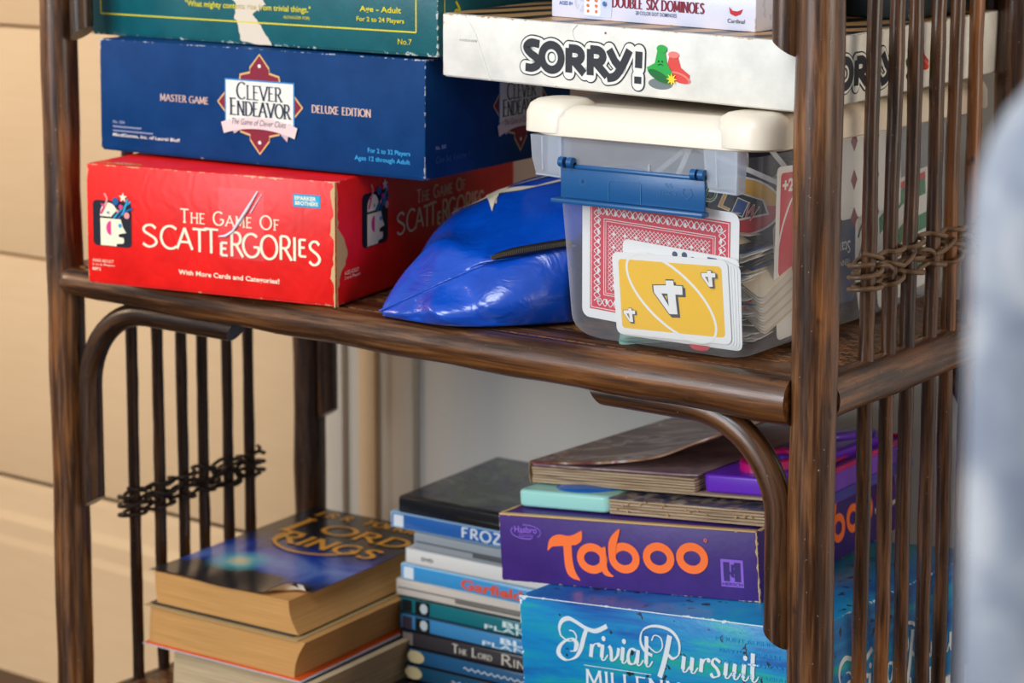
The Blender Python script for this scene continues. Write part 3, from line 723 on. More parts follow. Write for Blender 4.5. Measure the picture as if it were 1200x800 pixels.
mb.loft([[(TX0+.003, TY0-k, z), (TX1-.0060, TY0-k, z)] for k, z in o], MILK, cap0=False, cap1=False, smooth=False)
for x in (TX0+.020, (TX0+TX1)/2+.006): mb.tube([(x, TY0-.0075, .9300), (x, TY0-.0075, .9400)], .0009, MILK, 6)
tb(mb, 'rim')
LX0, LX1, LY0, LY1 = -.2310, -.0335, -.0080, .335
mb = MB(); lr = []
for k, z in ((.0016, .9535), (0, .9545), (.0006, .9665), (.0035, .9715), (.0085, .9745), (.013, .9752), (.017, .9748), (.020, .9738)):
    lr.append(rrect(LX0+k, LX1-k, LY0+k, LY1-k, .034-k*.5, z, 9))
mb.loft(lr, LIDM, cap0=True, cap1=True)
for cx, cy in ((LX0+.022, LY0+.022), (LX1-.022, LY0+.022), (LX0+.022, LY1-.022), (LX1-.022, LY1-.022)):   # raised corner blocks
    kk = [(.000, .9560), (.0002, .9690), (.0025, .9750), (.0065, .9778), (.011, .9786)]
    mb.loft([rrect(cx-.0226+k, cx+.0226-k, cy-.0226+k, cy+.0226-k, .016-k*.5, z, 6) for k, z in kk], LIDM)
tb(mb, 'lid')
for x0, x1, s_ in ((TX0-.010, TX0+.0155, -1), (TX1-.031, TX1-.0055, 1)):      # hanging milky ears beside the clip
    mb = MB(); y = TY0-.0072
    top_ = [(x0, y), (x1, y)]
    mb.loft([[(x0+.004, y-.0005, .9262), (x1-.001, y-.0005, .9250), (x1-.001, y+.010, .9250), (x0+.004, y+.010, .9262)],
             [(x0+.001, y-.0016, .938), (x1, y-.0016, .938), (x1, y+.010, .938), (x0+.001, y+.010, .938)],
             [(x0, y-.002, .9540), (x1, y-.002, .9540), (x1, y+.010, .9540), (x0, y+.010, .9540)]], MILK, cap1=False, smooth=False)
    mb.tube([(x0+.0095, y-.002, .9530), (x0+.0105, y-.002, .9300)], .0006, MILK, 6)
    mb.tube([(x1-.001, y-.001, .9530), (x1-.001, y-.001, .9260), (x0+.004, y-.001, .9265)], .0007, MILK, 6)
    tb(mb, 'rim_ear', 'milky plastic ear of the rim')
clip = MB(); cx0, cx1 = TX0+.0150, TX1-.0300; yf = TY0-.0085
clip.box((cx0, yf, .9120), (cx1, yf+.0020, .9345), BLUP, .0008, 2)
clip.box((cx0-.0055, yf-.0045, .9085), (cx1+.0010, yf+.0045, .9118), BLUP, .0010, 2)
clip.box((cx0+.001, yf-.0010, .9325), (cx1-.001, yf+.0030, .9355), BLUP, .0012, 2)
for x in (cx0+.0015, cx0+.0085, cx1-.0085, cx1-.0025): clip.tube([(x-.0005, yf-.002, .9370), (x+.0035, yf-.002, .9370)], .0036, BLUP, 14); clip.box((x-.0005, yf-.0025, .9330), (x+.0035, yf+.0025, .9375), BLUP, .0008, 2)
co = tb(clip, 'clip', 'blue snap clip')
E2 = plain((52, 112, 160), .35, .5)
a = Art((0, yf, 0), (1, 0, 0), (0, 0, 1), (0, -1, 0), .0002)
for i in range(10): 
    t = i*36; cxx, czz = cx0+.0185, .9245; a.stroke([(cxx+.0018*math.cos(rad(t)), czz+.0018*math.sin(rad(t))), (cxx+.0030*math.cos(rad(t)), czz+.0030*math.sin(rad(t)))], .0004, E2, up=False)
a.ell(cx0+.0185, .9245, .0009, .0013, plain((12, 50, 92)), n=10)
a.text('55', cx1-.031, .9262, .006, .0028, E2); a.text('1100-5', cx1-.035, .9212, .013, .0026, E2)
a.stroke([(cx1-.016, .9265), (cx1-.011, .9265), (cx1-.0095, .9230), (cx1-.0135, .9195), (cx1-.0175, .9230), (cx1-.016, .9265)], .0005, E2)
a.stroke([(cx0+.040, .9125), (cx0+.040, .9260), (cx0+.042, .9275), (cx0+.064, .9275), (cx0+.066, .9260), (cx0+.066, .9125)], .0004, E2)
a.mb.v = [tuple(Vector(v)+IT) for v in a.mb.v]; em = a.done('moulded_marks', co)

# ------------------------------------------------------------------ cards in the tub
CARDW = plain((238, 236, 230), .4, .35); REDC = plain((214, 44, 66), .45, .3); YUNO = plain((246, 190, 8), .4, .35); DINK = plain((50, 56, 70), .45, .3); UBLK = plain((30, 30, 40), .4, .35)
UR = plain((206, 36, 50), .45, .3); UB = plain((44, 88, 160), .45, .3); UG = plain((50, 140, 70), .45, .3); UY = plain((236, 176, 40), .45, .3); NAVYC = plain((44, 62, 100), .45, .3)
def place(name, label, loc, xdir, zdir, group=None, cat='playing card'):
    """card frame: x along the long side, y = up on the face, -normal into the tub; face looks along +n"""
    x = Vector(xdir).normalized(); n = Vector(zdir); n = (n-x*n.dot(x)).normalized(); y = n.cross(x)
    t = thing(name, label, cat, loc, (0, 0, 0), group); t.rotation_euler = Matrix((x, y, n)).transposed().to_euler(); return t
def card_body(t, w=.088, h=.058, m=CARDW, r=.0042, th=.0004, name='card_stock'):
    mb = MB(); out = [(p[0], p[1]) for p in rrect(-w/2, w/2, -h/2, h/2, r, 0, 4)]
    mb.prism(out, -th, 0, m); return mb.build(name, t)
def fart(lift=.00008): return Art((0, 0, 0), (1, 0, 0), (0, 1, 0), (0, 0, 1), lift)
N_F = Vector((.0, -1, -.07))
# big patterned back
t = place('playing_card', 'oversized playing card with a red filigree back, behind the yellow card in the tub', (-.1262, .0100, .8690), (1, .02, -.045), N_F)
BW, BH = .124, .090
card_body(t, BW, BH, CARDW, .006)
a = fart(); a.rect(-BW/2+.0065, -BH/2+.0065, BW/2-.0065, BH/2-.0065, REDC)
def rectline(a, k, w, m):
    x0, x1, y0, y1 = -BW/2+k, BW/2-k, -BH/2+k, BH/2-k
    for p, q in (((x0, y0), (x1, y0)), ((x1, y0), (x1, y1)), ((x1, y1), (x0, y1)), ((x0, y1), (x0, y0))): a.stroke([p, q], w, m, up=False)
    a.up(.00002)
rectline(a, .0078, .0005, CARDW); rectline(a, .0180, .0005, CARDW); rectline(a, .0195, .0004, CARDW)
for k, ph in ((.0125, 0), (.0125, math.pi)):
    x0, x1, y0, y1 = -BW/2+k, BW/2-k, -BH/2+k, BH/2-k
    for p, q in (((x0, y0), (x1, y0)), ((x1, y0), (x1, y1)), ((x1, y1), (x0, y1)), ((x0, y1), (x0, y0))):
        a.stroke(spline(wav(p, q, .0026, int(math.dist(p, q)/.0022), ph), 3), .0006, CARDW, up=False)
a.up(.00002)
x0, x1, y0, y1 = -BW/2+.0135, BW/2-.0135, -BH/2+.0135, BH/2-.0135
for p, q in (((x0, y0), (x1, y0)), ((x1, y0), (x1, y1)), ((x1, y1), (x0, y1)), ((x0, y1), (x0, y0))):
    n = int(math.dist(p, q)/.0066)
    for i in range(n+1):
        cx_, cy_ = p[0]+(q[0]-p[0])*i/n, p[1]+(q[1]-p[1])*i/n; kk = a.k; a.ell(cx_, cy_, .0010, .0019, CARDW, n=8); a.k = kk
g = .0031; x0, x1, y0, y1 = -BW/2+.0215, BW/2-.0215, -BH/2+.0215, BH/2-.0215
s0 = x0-(y1-y0)
while s0 < x1:
    for sgn in (1, -1):
        pts = []
        A0 = max(x0, s0); B0 = min(x1, s0+(y1-y0))
        if B0-A0 > .0005:
            if sgn == 1: pts = [(A0, y0+(A0-s0)), (B0, y0+(B0-s0))]
            else: pts = [(A0, y1-(A0-s0)), (B0, y1-(B0-s0))]
            a.stroke(pts, .00035, CARDW, up=False)
    s0 += g
a.up(.00002)
for i in range(9):
    for j in range(5): kk = a.k; a.ell(x0+.005+i*.0088, y0+.004+j*.0092, .0007, .0016, CARDW, n=6); a.ell(x0+.005+i*.0088, y0+.004+j*.0092, .0016, .0007, CARDW, n=6); a.k = kk
a.done('filigree_print', t)
# white club card between
t = place('playing_card', 'white club card peeping out between the filigree card and the yellow card', (-.1085, .0082, .8535), (1, .02, -.06), N_F)
card_body(t, .091, .060)
a = fart(); NV = plain((40, 60, 96))
for cx_, cy_ in ((-.004, .0255), (.0035, .0262), (.010, .0240)): a.ell(cx_, cy_, .0022, .0022, NV, n=12)
a.rect(.0215, .018, .0285, .028, NV); a.done('club_print', t)
# yellow number card on top of four others
yc = Vector((-.1125, .0045, .8497)); xd = Vector((1, .02, .035))
for i, (dx, dz) in enumerate(((.0080, -.0022), (.0060, -.0018), (.0040, -.0014), (.0020, -.0008))):
    t = place('playing_card', 'cream edges of cards fanned right behind the yellow card', yc+Vector((dx, .0022-.0004*i, dz)), xd+Vector((0, 0, -.02*(4-i)*.4)), N_F, 'cards fanned behind the yellow card'); card_body(t, .090, .058)
    if i == 0:
        a = fart(); a.ell(.012, -.0285, .008, .004, UR); a.done('red_print', t)
t = place('playing_card', 'yellow number card showing a white 4, foremost in the tub', yc, xd, N_F)
card_body(t, .0905, .0575, CARDW, .0046)
a = fart(); a.rect(-.0405, -.0242, .0405, .0242, YUNO, .0028)
a.stroke([(p[0]*math.cos(rad(-38))-p[1]*math.sin(rad(-38)), p[0]*math.sin(rad(-38))+p[1]*math.cos(rad(-38))) for p in arc(0, 0, .0405, .0190, 0, 360, 48)], .0018, CARDW)
def four(a, cx_, cy_, s, th=.0):
    # the digit lies on its side: stem towards the right, point towards the bottom left
    outer = [(-12.5, 7), (-2.6, 7.8), (-2.6, 11), (3.2, 11.3), (3.4, 8), (9.8, 8.1), (9.8, 2.2), (4.2, 2.0), (5.0, -11.3), (-1.2, -11.6), (-12.2, 2.2)]
    def q(P, dx=0, dy=0, e=1.0): return [(cx_+(x*e+dx)*s, cy_+(y*e+dy)*s) for x, y in P]
    a.poly(q(outer, 1.6, -1.6, 1.06), DINK); a.poly(q(outer, 0, 0, 1.08), DINK); a.poly(q(outer), CARDW)
    hole = [(-6.6, 2.0), (-1.9, 2.2), (-1.3, -6.2)]
    a.poly(q(hole, 0, 0, 1.0), DINK); a.poly(q([(-3.9, .6), (-2.4, .7), (-2.2, -2.4)]), YUNO)
four(a, -.0005, .0005, .00102); four(a, -.0330, -.0145, .00042); four(a, .0315, .0158, .00048)
a.done('number_print', t)
def uno_back(a, W=.088, H=.058):
    a.rect(-W/2+.0035, -H/2+.0035, W/2-.0035, H/2-.0035, UBLK, .002)
    r0 = 25; c_, q_ = math.cos(rad(r0)), math.sin(rad(r0))
    def R_(P): return [(x*c_-y*q_, x*q_+y*c_) for x, y in P]
    a.poly(R_(arc(0, 0, .034, .021, 0, 360, 40)[:-1]), CARDW)
    for a0, m in ((0, UY), (90, UG), (180, UB), (270, UR)): a.poly(R_([(0, 0)]+arc(0, 0, .0325, .0196, a0, a0+90, 12)), m)
    a.poly(R_([(-.024, .001), (-.021, .011), (-.005, .0135), (.022, .004), (.025, -.006), (.004, -.010)]), CARDW)
    a.poly(R_([(-.0225, .0015), (-.020, .0098), (-.005, .0122), (.0205, .0035), (.0235, -.005), (.004, -.0085)]), UBLK)
    for ch, x, m in (('D', -.0205, UG), ('L', -.009, UY), ('I', .001, UB), ('W', .009, UR)): a.text(ch, x, -.004, .0085, .0115, CARDW, .03, 0, 0); a.text(ch, x+.0006, -.0033, .0073, .0101, m, .0, 0, 0)
    a.ell(W/2-.011, H/2-.009, .0046, .0034, CARDW); a.ell(W/2-.011, H/2-.009, .0038, .0027, UY); a.ell(-W/2+.011, -H/2+.009, .0046, .0034, CARDW); a.ell(-W/2+.011, -H/2+.009, .0038, .0027, UB)
# black wild cards behind the right front corner
N_C = Vector((.55, -1, .05))
wildL = ['black wild card with a four-colour oval, showing upper right through the tub', 'black wild card slipped in below the four-colour oval card', 'black card with a red corner behind the right rim ear']
for (loc, xd_, lab) in (((-.0930, .0500, .9080), (.80, .42, -.38), wildL[0]), ((-.0950, .0700, .8780), (.62, .38, -.62), wildL[1]), ((-.1150, .0620, .9250), (.62, .35, .60), wildL[2])):
    t = place('playing_card', lab, loc, xd_, N_C); card_body(t)
    a = fart(); uno_back(a); a.done('wild_print', t)
    for i in range(1, 4):
        u = place('playing_card', 'black cards stacked behind the wild cards in the tub', Vector(loc)+Vector((-.002*i, .0022*i, -.0022*i)), Vector(xd_)+Vector((0, 0, -.03*i)), N_C, 'cards stacked behind the wild cards'); card_body(u)
# red +2 card against the right front curve
t = place('playing_card', 'red draw-two card pressed against the curved corner of the tub', (-.0560, .0760, .8930), (.0, .03, 1), (1, -.06, .02)); card_body(t, .088, .056)
a = Art((0, 0, 0), (0, -1, 0), (1, 0, 0), (0, 0, 1), .00008); a.rect(-.0235, -.0395, .0235, .0395, UR, .003)
a.stroke([(p[0]*math.cos(rad(62))-p[1]*math.sin(rad(62)), p[0]*math.sin(rad(62))+p[1]*math.cos(rad(62))) for p in arc(0, 0, .040, .0195, 0, 360, 40)], .0018, CARDW)
a.text('+2', -.0215, .0265, .0135, .0090, CARDW, .04); a.done('draw_two_print', t)
t = place('playing_card', 'cream ace card under the red draw-two card', (-.0575, .0790, .8600), (-.02, -.06, 1), (1, -.06, .02)); card_body(t, .080, .056)
a = Art((0, 0, 0), (0, -1, 0), (1, 0, 0), (0, 0, 1), .00008); a.text('A', -.0235, .0130, .010, .013, DINK, .02, 0, 18); a.done('ace_print', t)
t = place('playing_card', 'blue-headed score card among the loose cards in the tub', (-.0900, .0520, .8680), (.75, .45, -.50), N_C); card_body(t)
a = fart(); a.rect(-.030, -.006, -.008, .016, UB, .001); a.rect(-.030, -.020, -.014, -.010, UR, .001)
for i in range(4): a.rect(-.027, .0125-i*.004, -.011, .0135-i*.004, CARDW)
a.done('score_print', t)
for i in range(13):      # leaning pack, long edges running down to the right
    u = place('playing_card', 'pale card edges leaning down to the right behind the filigree card', (-.0810+.0003*i, .0410+.0004*i, .8790-.0019*i), (.74, .20, -.56-.012*i), (.52, -.30, .80), 'leaning pack behind the filigree card'); card_body(u, .066, .046, plain((222, 214, 200), .45, .3) if i % 3 else plain((206, 190, 160), .45, .3))
# side wall (right): diamonds, navy, green cards
NS = Vector((1, -.02, .02))
def side_art(): return Art((0, 0, 0), (1, 0, 0), (0, 1, 0), (0, 0, 1), .00008)
t = place('playing_card', 'large white card of dark red diamonds against the side of the tub', (-.0545, .1780, .9230), (0, 1, 0), NS); card_body(t, .092, .064)
DRD = plain((132, 48, 56), .5, .3); a = side_art()
for x in (-.026, .0065, .034):
    for y in (-.005, .0225, -.032): a.poly([(x, y+.0075), (x+.0050, y), (x, y-.0075), (x-.0050, y)], DRD)
a.done('diamond_print', t)
t = place('playing_card', 'navy card printed upside down, lowest at the side of the tub', (-.0600, .1290, .8660), (0, 1, -.02), NS); card_body(t, .075, .072, NAVYC)
a = side_art(); a.text('States', .030, .008, .026, .009, CARDW, 0, 0, 180); a.text('TENNIS', .030, -.005, .020, .0045, CARDW, 0, 0, 180); a.poly([(-.012+.006*math.cos(rad(60*i)), -.02+.008*math.sin(rad(60*i))) for i in range(6)], CARDW); a.done('navy_print', t)
t = place('playing_card', 'white card with green chevrons seen between the cane bars', (-.0580, .2390, .8660), (0, 1, .10), NS); card_body(t, .090, .088)
GRN = plain((20, 130, 84), .5, .3); a = side_art()
for y0 in (.030, .004, -.022): a.poly([(x_*mm, (y_+y0*1000)*mm) for x_, y_ in ((-38, -8), (0, 6), (38, 6), (38, -6), (0, -6), (-38, -20))], GRN)
a.rect(-.004, .036, .038, .041, UR); a.text('C', -.034, -.041, .006, .008, CARDW, .03); a.done('chevron_print', t)
t = place('playing_card', 'grey-green printed card behind the green chevron card', (-.0615, .1950, .8660), (0, 1, .25), NS); card_body(t, .060, .085)
a = side_art()
for k in range(5): a.stroke(spline([(-.025+.002*k, -.030+.014*k), (-.010, -.020+.013*k), (.006, -.028+.014*k), (.024, -.018+.012*k)], 6), .0022, (DINK, GRN, plain((120, 130, 130)))[k % 3])
a.done('line_print', t)
# loose heap filling the tub: 90 cards lying at all angles
rr = random.Random(21); proto_c = {}
cm = [CARDW, plain((226, 218, 200), .45, .3), plain((206, 190, 160), .45, .3), UBLK, UB, UR, plain((196, 206, 200), .45, .3)]
HEAPL = 'loose cards heaped flat inside the tub'
for i in range(96):
    z = TZ+.006+.0012*i*.95; k = min(1, (z-TZ)/.03)
    big = .054*k+.03
    tilt = rr.uniform(-.14, .14)*k; t2 = rr.uniform(-.10, .10)*k
    m = cm[0 if rr.random() < .5 else rr.randrange(len(cm))]
    y_ = TY0+.060+rr.random()*(TY1-TY0-.12); x_ = (TX0+TX1)/2+rr.uniform(-.026, .020); an = rr.uniform(-.6, .6)
    if i < 62 and rr.random() < .7:
        k2 = min(1, .35+(z-TZ)/.03); y_ = TY0+.075-.018*k2+rr.random()*.008; x_ = TX1-.058+.016*k2+rr.uniform(-.005, .003); an = math.pi/2+rr.uniform(-.16, .16); tilt = rr.uniform(.0, .16)*k; t2 = rr.uniform(-.16, .02)*k
    o = place('playing_card', HEAPL, (x_, y_, z), (math.cos(an), math.sin(an), tilt), (t2, 0, 1), 'loose cards heaped in the tub')
    if m not in proto_c:
        proto_c[m] = card_body(o, .086, .056, m, .004, .0006)
    else:
        c = proto_c[m].copy(); COL.objects.link(c); c.parent = o
for i in range(14):     # green-edged cards low on the left
    o = place('playing_card', 'pale green edged cards tucked low at the left front of the tub', (TX0+.074+.0010*i, TY0+.050+.0015*i, TZ+.0105+.0021*i), (.9, .5-.03*i, .10), (.1, -.25, 1), 'green edged cards low in the tub')
    if 'gc' not in proto_c: proto_c['gc'] = card_body(o, .080, .052, plain((150, 196, 180), .45, .3), .004, .0005)
    else:
        c = proto_c['gc'].copy(); COL.objects.link(c); c.parent = o

# ------------------------------------------------------------------ blue vinyl pouch
VIN = NT('blue_vinyl'); n_ = VIN.noise(VIN.coord(), 34, 5, .6, .8)
VIN.base(VIN.mix(n_, lin((0, 52, 150)), lin((0, 84, 204)))); VIN.rough(.26, .7); VIN.b.inputs['Coat Weight'].default_value = .5; VIN.b.inputs['Coat Roughness'].default_value = .12
VIN.bump(VIN.noise(VIN.coord(scale=(1, 1, 1.6)), 26, 4, .55, 1.2), .35, .006); VIN = VIN.m
ZB = .8112
curves = {   # each runs from the pointed tip to the end beside the tub
 'bottom': [(-.3515, -.0125, ZB), (-.318, -.0160, ZB-.0002), (-.282, -.0150, ZB-.0002), (-.250, .006, ZB), (-.2200, .046, ZB)],
 'low':    [(-.3520, -.0128, .8130), (-.318, -.0185, .8190), (-.280, -.0175, .8260), (-.248, .000, .8320), (-.2175, .037, .838)],
 'seam':   [(-.3525, -.0130, .8150), (-.322, -.0080, .8300), (-.291, .0030, .8460), (-.262, .0180, .8590), (-.2180, .0450, .8690)],
 'fold':   [(-.3540, -.0090, .8172), (-.3370, .0200, .8600), (-.2900, .0165, .8612), (-.2620, .0200, .8612), (-.2180, .0480, .8720)],
 'topmid': [(-.3570, -.0020, .8190), (-.350, .0440, .8610), (-.316, .0560, .8680), (-.285, .0780, .8850), (-.2200, .1040, .8990)],
 'ridge':  [(-.3600, .0080, .8220), (-.368, .0680, .8600), (-.352, .0980, .8790), (-.318, .1420, .9020), (-.2260, .1800, .9160)],
 'back':   [(-.3620, .0140, .8180), (-.380, .0760, .8360), (-.372, .1400, .8560), (-.340, .1950, .8700), (-.2260, .2300, .8700)],
 'backb':  [(-.3600, .0100, ZB), (-.374, .0660, ZB), (-.372, .1250, ZB), (-.345, .1900, ZB), (-.2260, .2250, ZB)],
}
order = ['bottom', 'low', 'seam', 'fold', 'topmid', 'ridge', 'back', 'backb']
NU = 32; C3 = {k: spline(v, 8) for k, v in curves.items()}
def ring_at(i):
    P = [C3[k][i] for k in order]; out = []
    n = len(P)
    for j in range(n-1):     # crease at the seam and at the base, rounded elsewhere
        sharp0 = order[j] in ('bottom', 'seam', 'backb'); sharp1 = order[j+1] in ('bottom', 'seam', 'backb')
        p0 = P[j] if sharp0 else P[j-1]; p1 = P[j]; p2 = P[j+1]; p3 = P[j+1] if sharp1 else P[j+2]
        for k in range(6):
            t_ = k/6; out.append(Vector(tuple(.5*((2*b)+(-a+c)*t_+(2*a-5*b+4*c-d)*t_*t_+(-a+3*b-3*c+d)*t_**3) for a, b, c, d in zip(p0, p1, p2, p3))))
    out.append(Vector(P[-1])); return out
G_ = [ring_at(i) for i in range(NU+1)]
cen = Vector((-.31, .07, .845))
for i, rg in enumerate(G_):      # folds pulled out from the seam
    u = i/NU
    for j, p in enumerate(rg):
        if 1 < j < 41 and p.z > ZB+.002:
            v_ = j/42; d = (p-cen); d.normalize()
            w_ = .0030*math.sin(9*u+5*v_)*math.sin(math.pi*min(1, v_*1.2))+.0022*math.exp(-((u-.34-.25*abs(v_-.34))**2)/.004)-.0020*math.exp(-((u-.22+.2*(v_-.3))**2)/.003)
            if j < 12: w_ += .0065*math.exp(-((u-.30-.02*(12-j))/.055)**2)*(1-abs(j-7)/7)-.0060*math.exp(-((u-.42-.025*(12-j))/.05)**2)*(1-abs(j-7)/7)
            w_ *= min(1, u*6)*(0.25 if 10 <= j <= 13 else 1)
            rg[j] = p+d*w_
pouch = thing('pouch', 'glossy blue vinyl zip pouch slumped between the red box and the plastic tub', 'pouch', (-.30, .07, ZB))
IP = -Vector((-.30, .07, ZB))
mb = MB(); mb.loft([[p+IP for p in rg] for rg in G_], VIN); pb = mb.build('body', pouch, mods=(('SUBSURF', dict(levels=1, render_levels=1)),), autosmooth=False)
mb = MB(); mb.tube([G_[i][12]+IP+Vector((0, -.0006, 0)) for i in range(0, NU+1)], .0009, VIN, 8); mb.build('seam_piping', pouch)
ZIPM = plain((26, 24, 24), .4, .5); mb = MB()
zp = [G_[i][12]+IP+Vector((-.0002, -.0028, .0030)) for i in range(23, NU)]
mb.tube(zp, [.0012+.0030*math.sin(min(1, (k+1)/4)*math.pi/2) for k in range(len(zp))], ZIPM, 10, squash=.8)
mb.build('zip', pouch, 'dark metal zip')
mb = MB(); TEE = plain((96, 84, 66), .35, .6, .6)
for k in range(len(zp)*5):
    f = k/5; i0 = min(int(f), len(zp)-2); p = zp[i0].lerp(zp[i0+1], f-i0); mb.box((p.x-.0004, p.y-.0048, p.z-.0016), (p.x+.0004, p.y-.0030, p.z+.0012), TEE)
mb.build('zip_teeth', pouch)
def surf(u, v, k):      # u 0..1 along, v in ring steps
    fi = max(0, min(NU-.001, u*NU)); i = int(fi); f = fi-i; fj = max(0, min(41.999, v)); j = int(fj); g = fj-j
    p = (G_[i][j]*(1-f)+G_[i+1][j]*f)*(1-g)+(G_[i][j+1]*(1-f)+G_[i+1][j+1]*f)*g
    nu = G_[i+1][j]-G_[i][j]; nv = G_[i][j+1]-G_[i][j]; nn = nu.cross(nv)
    if nn.length: nn.normalize()
    if nn.dot(p-cen) < 0: nn = -nn
    return p+nn*(.0008+k)+IP
a = Art((0, 0, 0), (1, 0, 0), (0, 1, 0), (0, 0, 1), .0002); a.warp = surf
CRMV = plain((226, 212, 186), .4, .4)
a.stroke(spline([(.40, 29.6), (.50, 29.2), (.62, 28.4), (.74, 27.0), (.86, 27.4), (.99, 26.6)], 8), .05, CRMV)
a.stroke([(.60, 29.4), (.605, 26.6)], .02, CRMV, w1=.006)
for P_ in ([(.56, 30.0), (.62, 29.2), (.66, 28.6), (.62, 28.0), (.60, 27.0), (.585, 25.6), (.575, 27.6)], [(.62, 29.4), (.80, 28.9), (.99, 28.8), (.99, 28.4), (.80, 28.5), (.64, 28.9)]):
    a.poly(P_, CRMV)
a.poly([(.80+.035*(1 if i % 2 == 0 else .4)*math.cos(rad(90+36*i)), 30.2+1.0*(1 if i % 2 == 0 else .4)*math.sin(rad(90+36*i))) for i in range(10)], CRMV)
a.done('swoosh_print', pouch)

# ------------------------------------------------------------------ lower shelf: stacked game boxes (tilted)
TR = (-2.16, -5.42, -.3); TW, TD, TH = .247, .268, .0821
C0 = Vector((-.0294, .0518, .6209)); R3 = rotm(*TR)      # top front right corner of the lower box
def streaks(m):
    v = m.coord(scale=(1, 1, 9), rot=(0, .03, 0)); n = m.noise(v, 6.5, 5, .6, .4)
    c = m.ramp(n, [(.2, lin((4, 30, 96))), (.36, lin((0, 84, 160))), (.5, lin((0, 128, 184))), (.62, lin((14, 156, 160))), (.70, lin((16, 150, 90)))])
    s = m.noise(m.coord(loc=(5, 5, 5)), 105, 2, .5); b = m.noise(m.coord(loc=(1, 1, 1)), 12, 2)
    f = m.math('MULTIPLY', m.math('GREATER_THAN', s, .665), m.math('GREATER_THAN', b, .44))
    return m.mix(f, c, (.006, .02, .035, 1))
triv = game_box('board_game_box', 'turquoise and blue streaked trivia game box under the purple box on the lower shelf', C0+R3 @ Vector((0, 0, -TH)), TR, (TW, TD, TH),
                boxpaper('streaked_blue_card', (TW, TD, TH), (0, 120, 180), (206, 222, 232), .0016, .3, pattern=streaks, bumpk='plain', spec=.6))
SIL = plain((214, 222, 226), .35, .5)
def script_logo(a, x, y, s, ky=.8):
    def q(P): return [(x+px*s, y+py*s*ky) for px, py in P]
    def st(P, w=3.6, thin=.8, nib=.35): a.stroke(q(spline(P, 8)), w*s*.78, SIL, thin*s, nib, up=False)
    # T
    st([(36, 38), (35, 46), (38, 54), (45, 58), (53, 55), (62, 50), (72, 48), (84, 55)], 5.0, 1.4, -1.2)
    st([(64, 51), (60, 40), (56, 26), (50, 16), (40, 12), (33, 18), (36, 28), (46, 36), (52, 32), (50, 24), (45, 22)], 6.0, .8, .2)
    st([(36, 38), (44, 33), (52, 37), (50, 44), (45, 45)], 2.0, .7)
    xs = 66
    def stem(x0, y0, y1, hook=True):
        a.stroke(q([(x0+1.8, y1), (x0, y0+3)]), 3.7*s, SIL, up=False)
        if hook: st([(x0, y0+3), (x0+.6, y0+.8), (x0+3, y0+1), (x0+6.5, y0+7)], 2.2, .8)
    # r i v i a l
    stem(66, 16, 33, False); st([(67, 26), (70, 33), (74, 35)], 3.2, .9); a.ell(x+75*s, y+33.4*s*ky, 1.9*s, 1.9*s, SIL)
    stem(77, 17, 34.5); a.ell(x+80*s, y+41*s*ky, 2*s, 2.2*s, SIL)
    st([(85, 34), (87, 30), (87.5, 18.5), (93, 24), (95, 33)], 4.4, .9); 
    stem(97.5, 17, 34.5); a.ell(x+100.5*s, y+41*s*ky, 2*s, 2.2*s, SIL)
    st([(112, 33), (107, 34), (104, 26), (105, 18.5), (110, 19), (113, 27)], 4.2, .9); stem(112.5, 17, 34)
    stem(121.5, 17, 50); 
    # P
    st([(146, 54), (143, 40), (139, 24), (134, 8)], 6.2, 2.0, .1)
    st([(128, 30), (121, 34), (117, 44), (120, 56), (131, 62), (146, 60), (154, 50), (154, 36), (148, 30), (143, 34)], 3.6, .9, .9)
    st([(124, 40), (132, 34), (138, 40), (137, 50), (131, 52), (128, 46)], 1.8, .7)
    # u r s u i t
    stem(157, 17, 34); stem(165, 17, 34)
    stem(174, 17, 34, False); st([(175, 26), (178, 33), (181, 35)], 3.2, .9); a.ell(x+182*s, y+33.4*s*ky, 1.9*s, 1.9*s, SIL)
    st([(193, 33), (188, 36), (185.5, 31), (190, 25), (191, 19), (186, 16.5), (183.5, 20)], 4.0, 1.0)
    stem(197, 17, 34); stem(205, 17, 34)
    stem(213.5, 17, 34.5); a.ell(x+216.5*s, y+41*s*ky, 2*s, 2.2*s, SIL)
    stem(222, 17, 47); a.stroke(q([(218.5, 35), (229, 35)]), 1.2*s, SIL, up=False)
    a.up()
a = front(); script_logo(a, 5.5*mm, 29.8*mm, .88*mm, .68/.88); a.done('title_lettering', triv)
a = front(); a.stroke([(57*mm, 36*mm), (116*mm, 36*mm)], .5*mm, SIL); a.caps('MILLENNIUM', 58*mm, 22*mm, 11*mm, SIL, 120*mm, .2, .07, True, 1, .14); a.cut('subtitle_lettering', triv)
PB = plain((40, 150, 210), .4, .4)
for i, tx in enumerate(('MOUNT RUSHMORE  EIFFEL', 'DAVY CROCKETT  KENNEDY', 'QUEEN OF HEARTS 1966 THE', 'STATUE OF LIBERTY  QUEENS  V', 'PAUL REVERE  MOON  TITANIC')): a.text(tx, (172+3*i)*mm, (68-8*i)*mm, 82*mm, 2.8*mm, PB)
a.done('small_print', triv)
a = right(TW); script_logo(a, 4*mm, 5*mm, 1.0*mm); a.caps('MILLENNIUM', 40*mm, 3*mm, 11*mm, SIL, 150*mm, .2, .07, True, 1, .14); a.done('side_print', triv)
a = front(lift=.0005); a.stroke([(.0005, TH-.0004), (TW*.5, TH-.0005), (TW-.0005, TH-.0004)], .0007, plain((216, 226, 232))); a.done('worn_edge', triv)

